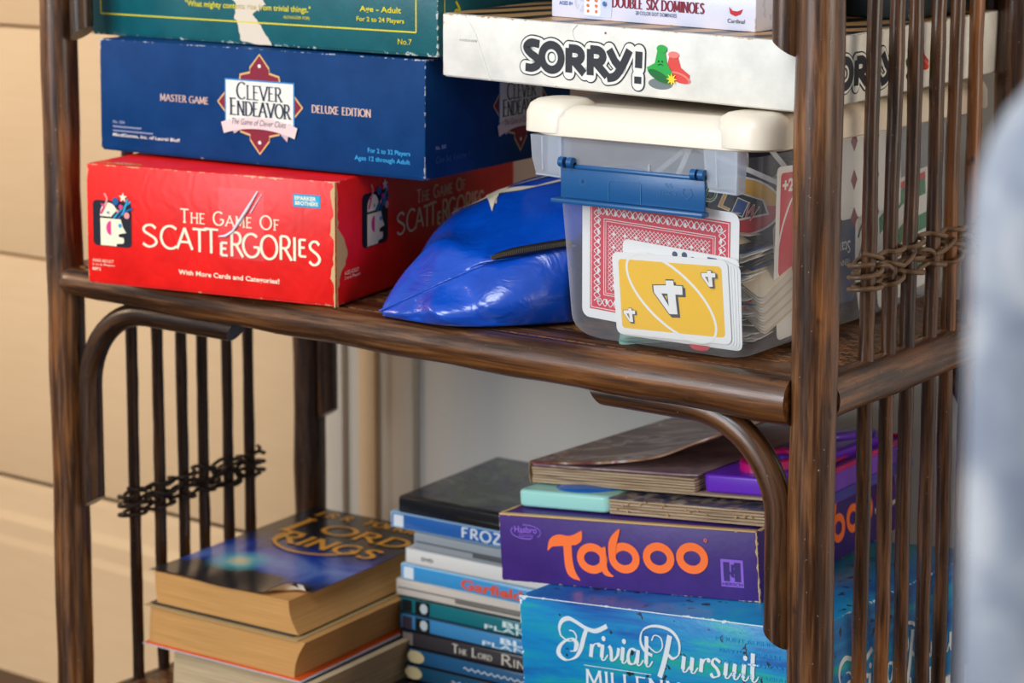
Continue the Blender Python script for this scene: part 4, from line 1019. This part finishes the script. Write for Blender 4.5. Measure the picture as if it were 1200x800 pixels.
TAW, TAD, TAH = .2190, .262, .0515
taboo_off = Vector((-.0690, .0528, .0003)); tr = (TR[0], TR[1], TR[2]+5.5)
Tm = Matrix.Translation(C0) @ R3.to_4x4()
taboo = thing('board_game_box', 'purple word game box with orange lettering, on top of the turquoise trivia box', 'board game')
Tbox = Tm @ Matrix.Translation(taboo_off) @ Matrix.Rotation(rad(5.5), 4, 'Z') @ Matrix.Translation((-TAW, 0, 0))
taboo.matrix_world = Tbox
tmat = boxpaper('purple_card', (TAW, TAD, TAH), (60, 30, 116), (214, 190, 160), .0007, .45, bumpk='plain')
mb = MB(); mb.box((0, 0, 0), (TAW, TAD, TAH), tmat, .0010, 2); mb.build('lid', taboo)
mb = MB()   # bare board rim under the board books
for p, q_ in (((.001, -.001), (TAW-.001, .004)), ((.0, .004), (.002, TAD)), ((TAW-.002, .004), (TAW, TAD))): mb.box((p[0], p[1], TAH-.0006), (q_[0], q_[1], TAH+.0009), TAN, .0004, 1)
mb.build('frayed_rim', taboo, 'frayed bare cardboard rim')
ORG = plain((255, 118, 52), .5, .3); VIO = plain((140, 98, 206), .5, .3)
def taboo_logo(a, x, y, s):
    def q(P): return [(x+px*s, y+py*s) for px, py in P]
    tx = q(spline([(41, 29), (43.5, 38), (51, 42.4), (62, 42.2), (72.5, 47)], 8))+q(spline([(72.5, 47), (72, 39.5), (67, 35.6), (62.8, 35)], 6))+q(spline([(62.8, 35), (63, 24), (65, 15), (69.5, 8)], 6))+q(spline([(69.5, 8), (61, 10), (56.5, 17), (55.5, 34)], 6))+q(spline([(55.5, 34), (49, 33.2), (45.5, 32.5), (41, 29)], 5))
    a.poly(tx, ORG)
    for cx_, cy_ in ((80.5, 26), (108.5, 28.4), (138, 30.5), (166.2, 32.3)): a.stroke([(x+px*s, y+py*s) for px, py in arc(cx_, cy_, 10.2, 8.6, 0, 360, 36)], 6.2*s, ORG)
    a.poly(q(spline([(88.5, 34), (92.8, 35.5), (93, 24), (94.5, 17.5), (98.8, 13.5), (91.5, 14), (87.5, 20), (87.6, 28)], 4)), ORG)
    a.poly(q(spline([(95.3, 28), (95.6, 38), (99, 45), (106, 50.5), (104.2, 43), (102, 36), (101.4, 28)], 4)), ORG)
a = front(); taboo_logo(a, 2*mm, -3*mm, .985*mm); a.stroke([(177.5*mm+.0011*math.cos(rad(t_)), 42.8*mm+.0011*math.sin(rad(t_))) for t_ in range(0, 361, 30)], .0006, ORG); a.done('title_lettering', taboo)
a = front(); a.stroke([(24*mm+.0132*math.cos(rad(t_)), 39*mm+.0054*math.sin(rad(t_))) for t_ in range(-40, 110, 10)], .0006, VIO); a.stroke([(24*mm+.0132*math.cos(rad(t_)), 39*mm+.0054*math.sin(rad(t_))) for t_ in range(150, 300, 10)], .0008, VIO)
a.text('Hasbro', 14*mm, 38.2*mm, 20*mm, 5*mm, VIO, .02); a.text('Gaming', 18*mm, 34.2*mm, 13*mm, 3.8*mm, VIO, .0, .3); a.done('maker_mark', taboo)
a = front(); a.rect(188.5*mm, 10*mm, 206.5*mm, 30*mm, VIO); DP = plain((56, 34, 110))
a.rect(190.6*mm, 14*mm, 195.6*mm, 28*mm, DP); a.rect(199.4*mm, 14*mm, 204.4*mm, 28*mm, DP); a.poly([(x_*mm, y_*mm) for x_, y_ in ((196.8, 26.5), (200.2, 26.5), (198.6, 23.5), (200.2, 21), (198, 18.5), (196.8, 20.5))], DP); a.poly([(x_*mm, y_*mm) for x_, y_ in ((195, 21.6), (197.6, 20.6), (199.6, 17), (197, 17.5))], DP)
a.text('HERSCH', 189.6*mm, 11*mm, 16*mm, 2.2*mm, DP); a.done('publisher_mark', taboo)
a = right(TAW); taboo_logo(a, 38*mm, -2*mm, .96*mm); a.cut('side_title', taboo); a.text('happy family game', 214*mm, 20*mm, 44*mm, 7*mm, IVO, .02); a.text('for ages 13+', 216*mm, 32*mm, 38*mm, 5*mm, UR, .02); a.done('side_print', taboo)
a = front(lift=.0004); rr = random.Random(3); a.poly([(TAW-.0003, 0)]+[(TAW-.0007-rr.random()**2*.0016, TAH*i/14) for i in range(15)]+[(TAW-.0003, TAH)], TAN); a.done('torn_edge', taboo)
# box beneath, mostly out of the picture
uw = thing('board_game_box', 'white and blue printed box below the turquoise trivia box, only its back corner showing', 'board game', (-.283, .050, .4346)); 
umat = boxpaper('white_blue_card', (.262, .26, .07), (226, 228, 230), (200, 190, 170), .001, .4, bumpk='plain')
mb = MB(); cs = [Vector(Tm @ Vector(p)) for p in ((-TW, 0, -TH-.0004), (0, 0, -TH-.0004), (0, TD-.01, -TH-.0004), (-TW, TD-.01, -TH-.0004))]
lo = [Vector((c.x, c.y, .4346)) for c in cs]; vs = [p-Vector(uw.location) for p in lo+cs]
mb.add(vs, [(3, 2, 1, 0), (4, 5, 6, 7), (0, 1, 5, 4), (1, 2, 6, 5), (2, 3, 7, 6), (3, 0, 4, 7)], umat); mb.build('carton', uw)
a = Art(vs[1]+Vector((0, 0, 0)), (0, 1, 0), (0, 0, 1), (1, 0, 0), .0006); a.stroke(spline([(.19, .05), (.205, .08), (.225, .075), (.235, .05)], 6), .008, UB); a.ell(.245, .092, .012, .007, UY); a.done('side_print', uw)

# ------------------------------------------------------------------ board books and toys on the purple box (same slope)
def tthing(name, label, cat, p, rz=0, rx=0, ry=0):
    t = thing(name, label, cat); t.matrix_world = Tm @ Matrix.Translation(p) @ Euler((rad(rx), rad(ry), rad(rz))).to_matrix().to_4x4(); return t
ZT = TAH+.0018
MINT = NT('mint_plastic'); MINT.base(lin((166, 226, 216))); MINT.rough(.3); MINT.b.inputs['Subsurface Weight'].default_value = .15; MINT.b.inputs['Subsurface Radius'].default_value = (.006, .008, .008); MINT = MINT.m
def rbox(mb, lo, hi, r, m, zr=.002): 
    x0, y0, z0 = lo; x1, y1, z1 = hi
    rg = [rrect(x0+zr, x1-zr, y0+zr, y1-zr, r-zr*.5, z0)]
    for k in range(0, 5): a_ = math.pi/2*k/4; rg.append(rrect(x0+zr*(1-math.sin(a_)), x1-zr*(1-math.sin(a_)), y0+zr*(1-math.sin(a_)), y1-zr*(1-math.sin(a_)), r, z0+zr*(1-math.cos(a_))))
    for k in range(0, 5): a_ = math.pi/2*k/4; rg.append(rrect(x0+zr*(1-math.cos(a_)), x1-zr*(1-math.cos(a_)), y0+zr*(1-math.cos(a_)), y1-zr*(1-math.cos(a_)), r, z1-zr+zr*math.sin(a_)))
    mb.loft(rg, m)
t = tthing('toy_button_block', 'mint green plastic toy block with a blue dome button, front left on the purple box', 'toy', (-.2850, .0545, ZT), 2)
mb = MB(); rbox(mb, (0, 0, 0), (.0835, .075, .0135), .006, MINT, .0028); mb.build('body', t)
BD = NT('blue_dome'); BD.base(lin((24, 110, 200))); BD.rough(.12, .6); BD = BD.m
mb = MB(); rg = [[(.050+(.030*math.cos(a_))*math.cos(b_), .034+(.030*math.cos(a_))*math.sin(b_), .0133+.0040*math.sin(a_)) for b_ in [2*math.pi*k/32 for k in range(32)]] for a_ in [math.pi/2*j/6*.98 for j in range(7)]]
mb.loft(rg, BD); mb.build('dome_button', t, 'shiny blue dome button')
PGE = NT('board_page_edges'); n_ = PGE.noise(PGE.coord(scale=(6, 6, 400)), 3, 4, .7)
PGE.base(PGE.ramp(n_, [(.35, lin((120, 92, 70))), (.48, lin((190, 164, 134))), (.75, lin((216, 196, 168)))])); PGE.rough(.85, .1); PGE.bump(n_, .5, .0012); PGE = PGE.m
def art_mat(name, stops, sc=26, seed=0, rough=.35, stretch=(1, 1, 1)):
    m = NT(name); n = m.noise(m.coord(scale=stretch, loc=(seed, seed*.7, 0)), sc, 3, .5, 1.4); m.base(m.ramp(n, [(p, lin(c)) for p, c in stops])); m.rough(rough, .6); return m.m
COV1 = art_mat('blue_cover_print', [(.3, (30, 40, 74)), (.45, (64, 74, 110)), (.55, (124, 104, 98)), (.65, (180, 168, 160)), (.8, (50, 60, 92))], 60, 3)
t = tthing('board_book', 'thin worn board book with frayed page edges, wedged right of the mint toy block', 'book', (-.2020, .0590, ZT), 2)
for i in range(5):
    mb = MB(); mb.box((-.0003*(i % 2), .0005*(i % 3), .0023*i), (.1325+.0004*(i % 3), .110, .0023*i+.0019), PGE, .0005, 1); mb.build('page', t)
mb = MB(); mb.box((0, 0, .0115), (.1325, .110, .0121), COV1, .0002, 1); mb.build('cover_print', t)
rr = random.Random(8); mb = MB()
for i in range(16): x_ = rr.uniform(.005, .13); z_ = rr.uniform(.001, .011); mb.tube([(x_, -.0004, z_), (x_+rr.uniform(-.002, .002), -.0012, z_+rr.uniform(-.0015, .0015))], .0007, TAN, 5)
mb.build('frayed_fibres', t)['kind'] = 'stuff'
# sound book with raised cover
Z2 = ZT+.0152
COV2 = art_mat('brown_cover_print', [(.30, (110, 20, 50)), (.40, (130, 84, 62)), (.5, (176, 136, 108)), (.55, (214, 196, 188)), (.61, (132, 34, 66)), (.7, (84, 54, 40))], 13, 6, .25, (1, 1.6, 1))
COV3 = art_mat('lilac_page_print', [(.3, (132, 92, 118)), (.55, (176, 150, 150)), (.8, (90, 70, 96))], 20, 9, .4)
sb = tthing('sound_book', 'chunky board book with its front cover sprung open and a purple sound panel', 'book', (-.2850, .0740, Z2), 1.5)
mb = MB(); mb.box((.0, 0, 0), (.206, .225, .0020), PGE, .0006, 1); mb.build('back_board', sb)
for i in range(5):
    mb = MB(); mb.box((.0004*(i % 2), .0004*(i % 3), .0022+.0021*i), (.1480+.0006*(i % 2), .205, .0022+.0021*i+.0018), PGE, .0005, 1); mb.build('page', sb)
def bent(mb, prof, y0, y1, th, m):
    """a stiff sheet following a profile in xz"""
    n = len(prof); vs = []
    for y, sh in ((y0, 0), (y1, 0)):
        for (x, z) in prof: vs.append((x, y, z))
        for (x, z) in prof: vs.append((x, y, z-th))
    N = 2*n; fs = []
    for i in range(n-1):
        fs += [(i, i+1, N+i+1, N+i), (n+i, N+n+i, N+n+i+1, n+i+1), (i, n+i, n+i+1, i+1), (N+i, N+i+1, N+n+i+1, N+n+i)]
    fs += [(0, N, N+n, n), (n-1, 2*n-1, N+2*n-1, N+n-1)]
    mb.add(vs, fs, m)
mb = MB(); bent(mb, spline([(.001, .0150), (.030, .0146), (.080, .0150), (.130, .0152), (.151, .0158)], 6), .001, .205, .0014, COV3); mb.build('page', sb)
mb = MB(); bent(mb, spline([(-.001, .0168), (.020, .0172), (.060, .0196), (.100, .0245), (.124, .0300), (.150, .0400), (.185, .0520), (.206, .0590)], 6), 0, .215, .0017, COV2); cv = mb.build('front_cover', sb)
mb = MB(); bent(mb, spline([(-.0012, .0010), (-.0026, .0080), (-.0012, .0170)], 5), 0, .205, .0014, PGE); mb.build('spine', sb)
PUR = NT('purple_plastic'); n_ = PUR.noise(PUR.coord(), 300, 2); PUR.base(lin((112, 44, 206))); PUR.rough(.32); PUR.bump(n_, .15, .0005); PUR = PUR.m
PUR2 = plain((96, 52, 176), .3, .5); MAG = plain((206, 20, 116), .28, .5)
mb = MB(); rbox(mb, (.1530, .004, .0022), (.2080, .215, .0160), .006, PUR, .0022); sp = mb.build('sound_panel', sb, 'purple plastic sound panel')
def ringm(cx_, cy_, z0, z1, r0, r1, m, n=32, ysc=1.0):
    mb = MB(); rg = []
    for r_, z_ in ((r0, z0), (r0, z1-.001), (r0-.001, z1), (r1+.001, z1), (r1, z1-.001), (r1, z0)): rg.append([(cx_+r_*math.cos(2*math.pi*k/n), cy_+r_*ysc*math.sin(2*math.pi*k/n), z_) for k in range(n)])
    mb.loft(rg, m, cap0=False, cap1=False); return mb
mb = ringm(.1860, .055, .0155, .0230, .0215, .0145, MAG, ysc=1.7); r1_ = mb.build('ring', sp, 'magenta raised ring')
mb = ringm(.1860, .055, .0158, .0205, .0135, .0080, PUR2, ysc=1.7); mb.build('button', sp)
mb = MB(); mb.tube(spline([(.172, .10, .0175), (.180, .13, .0215), (.195, .15, .0215), (.200, .19, .0185)], 6), .0035, PUR2, 10); mb.build('handle', sp)
# purple tray with magenta rim seen through the bars, beside the sound book
pt = tthing('toy_tray', 'purple plastic toy tray with magenta rim, behind the cane bars on the purple box', 'toy', (-.0755, .1280, ZT), 5.5)
mb = MB(); rbox(mb, (-.0000, 0, 0), (.0400-.022, .180, .0240), .005, plain((118, 62, 190), .35, .5), .0025); mb.build('body', pt)
mb = MB(); mb.tube([(.001, .004, .0250), (.017, .004, .0250), (.017, .176, .0250), (.001, .176, .0250)], .0022, MAG, 8, closed=True); mb.build('rim', pt, 'magenta rim')
mb = MB(); mb.box((.0172, .005, .002), (.0190, .175, .0095), plain((70, 66, 160), .4)); mb.build('side_strip', pt)

# ------------------------------------------------------------------ DVD stack
DX, DY, DZ = -.5105, .1975, .6005
cases = [  # (x offset, spine colour, case colour, title, title colour, title x, width, small left block colour, label)
 (0, None, (20, 24, 30), None, None, 0, 0, None, 'black disc case with a murky green picture, topmost of the disc stack'),
 (-.0090, (40, 100, 176), (150, 190, 220), 'FROZEN', (222, 232, 240), .075, .072, (230, 236, 240), 'blue disc case with frosty white lettering, second from top'),
 (.0165, None, (150, 158, 164), None, None, 0, 0, None, 'grey translucent disc case set back under the frosty blue one'),
 (.0070, (226, 224, 220), (190, 190, 190), 'DVD', (50, 50, 54), .018, .012, None, 'plain white disc case in the middle of the disc stack'),
 (.0020, (60, 150, 210), (150, 196, 224), 'Garfield', (226, 82, 30), .064, .062, (222, 232, 240), 'light blue disc case with orange cartoon-style lettering'),
 (-.0035, None, (206, 196, 184), None, None, 0, 0, None, 'cream translucent disc case below the light blue one'),
 (.0, (22, 110, 120), (30, 60, 66), 'BLUE PLANET', (206, 228, 226), .108, .066, (20, 24, 26), 'teal documentary disc case, upper of the two sea titles'),
 (.0, (60, 132, 182), (40, 70, 92), 'BLUE PLANET', (214, 230, 236), .106, .066, (60, 50, 60), 'pale blue documentary disc case, lower of the two sea titles'),
 (.0005, (56, 52, 56), (24, 24, 28), 'LORD RINGS', (206, 196, 180), .078, .088, (130, 120, 112), 'charcoal fantasy film disc case with grey lettering'),
 (.0085, (34, 84, 122), (24, 34, 44), 'THE FELLOWSHIP', (190, 200, 206), .060, .100, (190, 176, 130), 'deep blue disc case with a gold medallion, low in the disc stack'),
 (.0060, (26, 70, 96), (22, 28, 36), 'THE TOWERS', (180, 190, 196), .05, .1, (180, 160, 120), 'dark blue disc case, lowest visible of the disc stack'),
]
z = DZ
MURK = art_mat('murky_picture', [(.28, (44, 50, 66)), (.42, (86, 92, 108)), (.54, (84, 104, 84)), (.64, (120, 124, 136)), (.8, (50, 44, 70))], 24, 2, .12)
for i, (ox, sc, cc, ttl, tc, tx, tw, bl, lab) in enumerate(cases):
    hgt = .0145; z -= hgt+.00025
    if i == len(cases)-1: pass
    rz_ = 3.4+(0, .4, -.6, .5, -.3, .6, 0, -.2, .3, .1, 0)[i]
    wD, dD = .189, (.155 if i == 0 else .136)
    t = thing('disc_case', lab, 'DVD case', (DX+ox, DY+(0 if i else 0), z), (0, 0, rad(rz_)))
    cmx = NT('case_plastic_%d' % i); cmx.base(lin(cc)); cmx.rough(.22, .6); 
    mb = MB(); mb.box((0, .0004, 0), (wD, dD, hgt), cmx.m, .0016, 3)
    mb.build('case', t)
    if sc:
        mb = MB(); mb.box((.002, -.0002, .0012), (wD-.002, .004, hgt-.0010), plain(sc, .2, .6), .0010, 2); sl = mb.build('spine_label', t)
        a = Art((0, -.0002, 0), (1, 0, 0), (0, 0, 1), (0, -1, 0), .0002)
        if bl: a.rect(.004, .0020, .0145, hgt-.0020, plain(bl, .4)); a.cut('spine_badge', t)
        if i in (6, 7): a.rect(.018, .0015, .033, hgt-.0015, plain((20, 26, 30), .3)); a.ell(.027, .0072, .004, .0045, plain((190, 200, 200))); a.cut('spine_picture', t)
        if i in (6, 7): a.text('BLUE', tx+.000, .0068, .050, .0052, plain(tc), .03); a.text('PLANET', tx-.018, .0022, .066, .0040, plain(tc), .01)
        elif i == 8: a.caps('The Lord', .056, .0042, .0072, plain(tc), .040, .2, .1, True, .6); a.caps('Rings', .106, .0034, .0086, plain(tc), .040, .2, .1, True, .7)
        elif i == 1: a.caps('FROZEN', tx, .0034, .0086, plain(tc), .060, .24, .16, False, 1, .2)
        elif i >= 9: a.stroke(wav((tx, .0070), (tx+tw, .0070), .0012, 60), .0010, plain(tc)); a.ell(.010, .0072, .009, .0055, plain((206, 186, 140)))
        else: a.text(ttl, tx, .0030 if i == 4 else .0055, tw, .0090 if i == 4 else .0032, plain(tc), .03)
        if i == 4: a.rect(.030, .0008, .150, .0012, plain((200, 224, 236)));  a.text('THE', .143, .0036, .012, .004, plain((60, 90, 60)), .02)
        a.done('spine_print', t)
    else:   # opening side: a lighter groove between the halves and the finger notch
        mb = MB(); mb.box((.003, -.0002, hgt*.46), (wD-.003, .002, hgt*.54), plain(tuple(int(v*.6) for v in cc), .4)); mb.build('parting_line', t)
        mb = MB(); mb.box((.062, -.0004, hgt*.20), (.128, .003, hgt*.44), plain(tuple(int(v*.55) for v in cc), .4), .0008, 2); mb.build('finger_notch', t)
    a = top(hgt)
    a.rect(.004, .006, wD-.003, dD-.004, MURK if i == 0 else plain(sc or cc, .3)); a.done('cover_picture', t)

# filler cases reach the shelf
while z-.0148 > .4346:
    z -= .01475
    t = thing('disc_case', 'black disc cases at the very bottom of the disc stack', 'DVD case', (DX+.003, DY, z), (0, 0, rad(3.4)), 'black disc cases at the bottom of the stack')
    mb = MB(); mb.box((0, 0, 0), (.189, .136, .0145), plain((22, 24, 30), .3), .0016, 3); mb.build('case', t)
    mb = MB(); mb.box((.003, -.0006, .006), (.186, .002, .008), plain((60, 64, 70), .3)); mb.build('parting_line', t)
last = z

# ------------------------------------------------------------------ paperbacks
PAGE = NT('yellowed_page_edges'); n_ = PAGE.noise(PAGE.coord(scale=(4, 4, 260)), 3, 4, .6); n2 = PAGE.noise(PAGE.coord(), 9, 3)
PAGE.base(PAGE.mix(n2, PAGE.ramp(n_, [(.3, lin((178, 128, 72))), (.7, lin((214, 166, 104)))]), lin((196, 144, 86)))); PAGE.rough(.85, .1); PAGE.bump(n_, .4, .0006); PAGE = PAGE.m
PAGE2 = NT('grey_page_edges'); n_ = PAGE2.noise(PAGE2.coord(scale=(4, 4, 260)), 3, 4, .6)
PAGE2.base(PAGE2.ramp(n_, [(.3, lin((170, 146, 112))), (.7, lin((206, 184, 148)))])); PAGE2.rough(.85, .1); PAGE2.bump(n_, .4, .0006); PAGE2 = PAGE2.m
def book_cover_art():
    m = NT('blue_fantasy_cover')
    o = m.coord(); s = m.node('ShaderNodeSeparateXYZ', i_0=o)
    n = m.noise(m.coord(loc=(2, 5, 0)), 16, 4, .5, 1.0); 
    g = m.math('ADD', m.math('DIVIDE', s.outputs[1], .2), m.math('MULTIPLY', m.math('SUBTRACT', n, .5), .5))
    c = m.ramp(g, [(0.02, lin((22, 26, 32))), (.16, lin((30, 32, 40))), (.24, lin((26, 70, 160))), (.36, lin((90, 120, 190))), (.5, lin((10, 60, 165))), (.62, lin((20, 40, 100))), (.78, lin((26, 26, 34))), (1, lin((24, 22, 26)))])
    d = m.node('ShaderNodeVectorMath', operation='DISTANCE'); m.l.new(o, d.inputs[0]); d.inputs[1].default_value = (.045, .060, .030)
    f = m.ramp(m.math('ADD', d.outputs[1], m.math('MULTIPLY', n, .02)), [(.018, (1, 1, 1, 1)), (.040, (0, 0, 0, 1))])
    c = m.mix(f, c, lin((90, 190, 196)))
    f2 = m.ramp(m.math('ADD', d.outputs[1], m.math('MULTIPLY', n, .02)), [(.010, (1, 1, 1, 1)), (.024, (0, 0, 0, 1))])
    c = m.mix(f2, c, lin((226, 206, 160)))
    m.base(c); m.rough(.2, .6); return m.m
def book(label, loc, rz, w, d, h, page, cover_m, bottom_m, slant=(.006, .003), curl=False):
    """spine at the back left; fore-edge and foot visible"""
    t = thing('paperback_book', label, 'book', loc, (0, 0, rad(rz)))
    mb = MB(); n = 10; rg = []
    for k in range(n+1):
        f = k/n; e = slant[0]*(f-.5)+.003*math.sin(math.pi*f); e2 = slant[1]*(f-.5)
        z_ = .0008+(h-.0016)*f
        rg.append([(.002-e*.2, -e2*.6, z_), (w*.5, -e2*.8, z_), (w-e, -e2, z_), (w-e, d, z_), (.002, d, z_)])
    mb.loft(rg, page, smooth=False); mb.build('page_block', t)
    mb = MB(); nx, ny = 24, 24; vs = []; fs = []; fu = []
    for th in (0, -.0006):
        for j in range(ny+1):
            for i in range(nx+1):
                x_, y_ = -.003+(w+.002)*i/nx, -.002+(d+.003)*j/ny; zz_ = h+th
                if curl:
                    q_ = max(0, 1-math.hypot((x_-w*.97)/.026, y_/.022)); zz_ += .0100*math.sin(min(1, q_)*1.5); y_ += .020*q_**1.4; x_ -= .006*q_
                    zz_ += .0010*max(0, 1-y_/.03)*(1+math.sin(x_/w*math.pi*3))
                vs.append((x_, y_, zz_))
    M_ = (nx+1)*(ny+1)
    for j in range(ny):
        for i in range(nx):
            p = j*(nx+1)+i; fs.append((p, p+1, p+nx+2, p+nx+1)); fu.append((M_+p, M_+p+nx+1, M_+p+nx+2, M_+p+1))
    edge = [j for j in range(nx+1)]+[j*(nx+1)+nx for j in range(1, ny+1)]+[ny*(nx+1)+i for i in range(nx-1, -1, -1)]+[j*(nx+1) for j in range(ny-1, 0, -1)]
    for a_, b_ in zip(edge, edge[1:]+edge[:1]): fs.append((a_, M_+a_, M_+b_, b_))
    mb.add(vs, fs, cover_m, True); mb.add(vs, fu, plain((226, 216, 200), .6, .2), True); c_ = mb.build('front_cover', t)
    mb = MB(); mb.box((-.003, -.002, -.0004), (w+.001, d+.002, .0006), bottom_m, .0002, 1); mb.build('back_cover', t)
    mb = MB(); mb.box((-.0035, -.001, 0), (-.0005+.003, d+.001, h-.0002), page if curl else bottom_m, .0008, 1)
    return t, c_
WHC = plain((196, 200, 210), .3, .5); ORC = plain((220, 84, 20), .35, .4); DKC = plain((40, 40, 46), .3, .5)
b3, _ = book('beige-edged paperback at the bottom of the book stack', (-.650, .0620, .4346), 2, .150, .200, .0405, PAGE2, DKC, DKC, (-.012, .0))
b2, c2 = book('thick yellowed paperback with an orange and white cover underside, middle of the book stack', (-.672, .0560, .4762), 3.0, .166, .205, .0335, PAGE, plain((190, 160, 110), .4), ORC, (-.012, .0))
mb = MB(); mb.box((-.0045, -.0035, -.0010), (.169, .208, -.00045), WHC, .0001, 1); mb.build('cover_lining', b2)
b1, cv1 = book('fantasy paperback with a blue picture cover and gold lettering, top of the book stack', (-.668, .0600, .5110), 3.4, .152, .225, .0290, PAGE, book_cover_art(), DKC, (.010, .0), curl=True)
GLD = plain((244, 168, 50), .35, .4)
a = Art((0, 0, .0290), (1, 0, 0), (0, 1, 0), (0, 0, 1), .0004)
a.caps('J.R.R. TOLKIEN', .014, .204, .0125, GLD, .128, .26, .14, True, 1, .2)
a.caps('L', .018, .150, .040, GLD, .030, .18, .09, True); a.caps('Ord', .050, .162, .025, GLD, .092, .22, .12, True, .9)
a.caps('Rings', .030, .122, .026, GLD, .108, .22, .12, True, .9)
a.stroke([(.072+.044*math.cos(rad(t_)), .138+.034*math.sin(rad(t_))) for t_ in range(170, 365, 8)], .0035, GLD)
a.done('cover_lettering', cv1)

# ------------------------------------------------------------------ blurred grey-blue armchair at the right edge
DEN = NT('grey_denim'); n_ = DEN.noise(DEN.coord(), 55, 3, .5, .6); f_ = DEN.noise(DEN.coord(), 900, 2)
DEN.base(DEN.mix(f_, DEN.ramp(n_, [(.32, lin((92, 102, 120))), (.5, lin((146, 150, 158))), (.62, lin((204, 202, 200)))]), lin((150, 156, 168)))); DEN.rough(.9, .1); DEN.bump(f_, .4, .0005); DEN = DEN.m
ca = rad(36.5); rt = Vector((math.cos(ca), math.sin(ca), 0)); fh = Vector((-math.sin(ca), math.cos(ca), 0))
base = CAMP+fh*.47+rt*.0970; base.z = FLOORZ
arm = thing('armchair', 'grey-blue upholstered armchair back, out of focus at the right edge', 'armchair', base, (0, 0, rad(36.5-12)))
hb = 1.0985-FLOORZ
mb = MB()
out = []
def vr(x0, x1, z0, z1, r, y, n=8): return [(x, y, z_) for x, z_ in arc(x1-r, z1-r, r, r, 0, 90, n)+arc(x0+r, z1-r, r, r, 90, 180, n)+arc(x0+r, z0+r, r, r, 180, 270, n)+arc(x1-r, z0+r, r, r, 270, 360, n)]
rg = []
for k in range(7): a_ = math.pi/2*k/6; e = .018*(1-math.sin(a_)); rg.append(vr(e, .56-e, .30+e, hb-e, .045, .018*(1-math.cos(a_))))
for k in range(7): a_ = math.pi/2*k/6; e = .018*(1-math.cos(a_)); rg.append(vr(e, .56-e, .30+e, hb-e, .045, .09+.018*math.sin(a_)))
mb.loft(rg, DEN); mb.build('backrest', arm)
mb = MB(); mb.box((.02, -.50, .28), (.54, .02, .42), DEN, .03, 4); mb.build('seat', arm)
for x0 in (-.0+.0, .48):
    mb = MB(); mb.box((x0+.02, -.50, .26), (x0+.09-.01, .0, .60), DEN, .02, 4); mb.build('armrest', arm)
for x_, y_ in ((.05, -.46), (.51, -.46), (.05, .05), (.51, .05)):
    mb = MB(); mb.tube([(x_, y_, 0), (x_, y_, .30)], [.012, .018], WD, 12); mb.build('leg', arm)

# ------------------------------------------------------------------ light
def area(name, loc, tgt, size, energy, col, sy=None):
    l = bpy.data.lights.new(name, 'AREA'); l.energy = energy; l.color = col; l.size = size
    if sy: l.shape = 'RECTANGLE'; l.size_y = sy
    o = bpy.data.objects.new(name, l); COL.objects.link(o); o.location = loc
    o.rotation_euler = (Vector(tgt)-Vector(loc)).to_track_quat('-Z', 'Y').to_euler(); return o
area('window_light', (-.9, -2.4, 1.50), (-.35, .1, .75), 1.3, 46, (.86, .93, 1.0), 1.1)
area('room_light', (2.3, -.35, 1.25), (-.1, .15, .8), .9, 20, (1, .86, .70), .9)
area('added_overhead_light', (-.2, -1.3, 2.2), (-.3, .1, .8), .7, 18, (.86, .93, 1))  # added overhead for pouch and rail highlights, no ceiling lamp stands here
area('wall_lamp', (-1.75, -.55, 1.25), (-1.1, .4, .6), .35, 4.6, (1, .72, .48))
w = bpy.data.worlds.new('room_ambience'); S.world = w; w.use_nodes = True
bg = w.node_tree.nodes['Background']; bg.inputs[0].default_value = (.95, .93, .92, 1); bg.inputs[1].default_value = .34
S.view_settings.view_transform = 'Standard'; S.view_settings.look = 'None'; S.view_settings.gamma = 1; S.view_settings.exposure = 0.0
try: S.view_settings.use_curve_mapping = False
except Exception: pass
S.cycles.transparent_max_bounces = 24
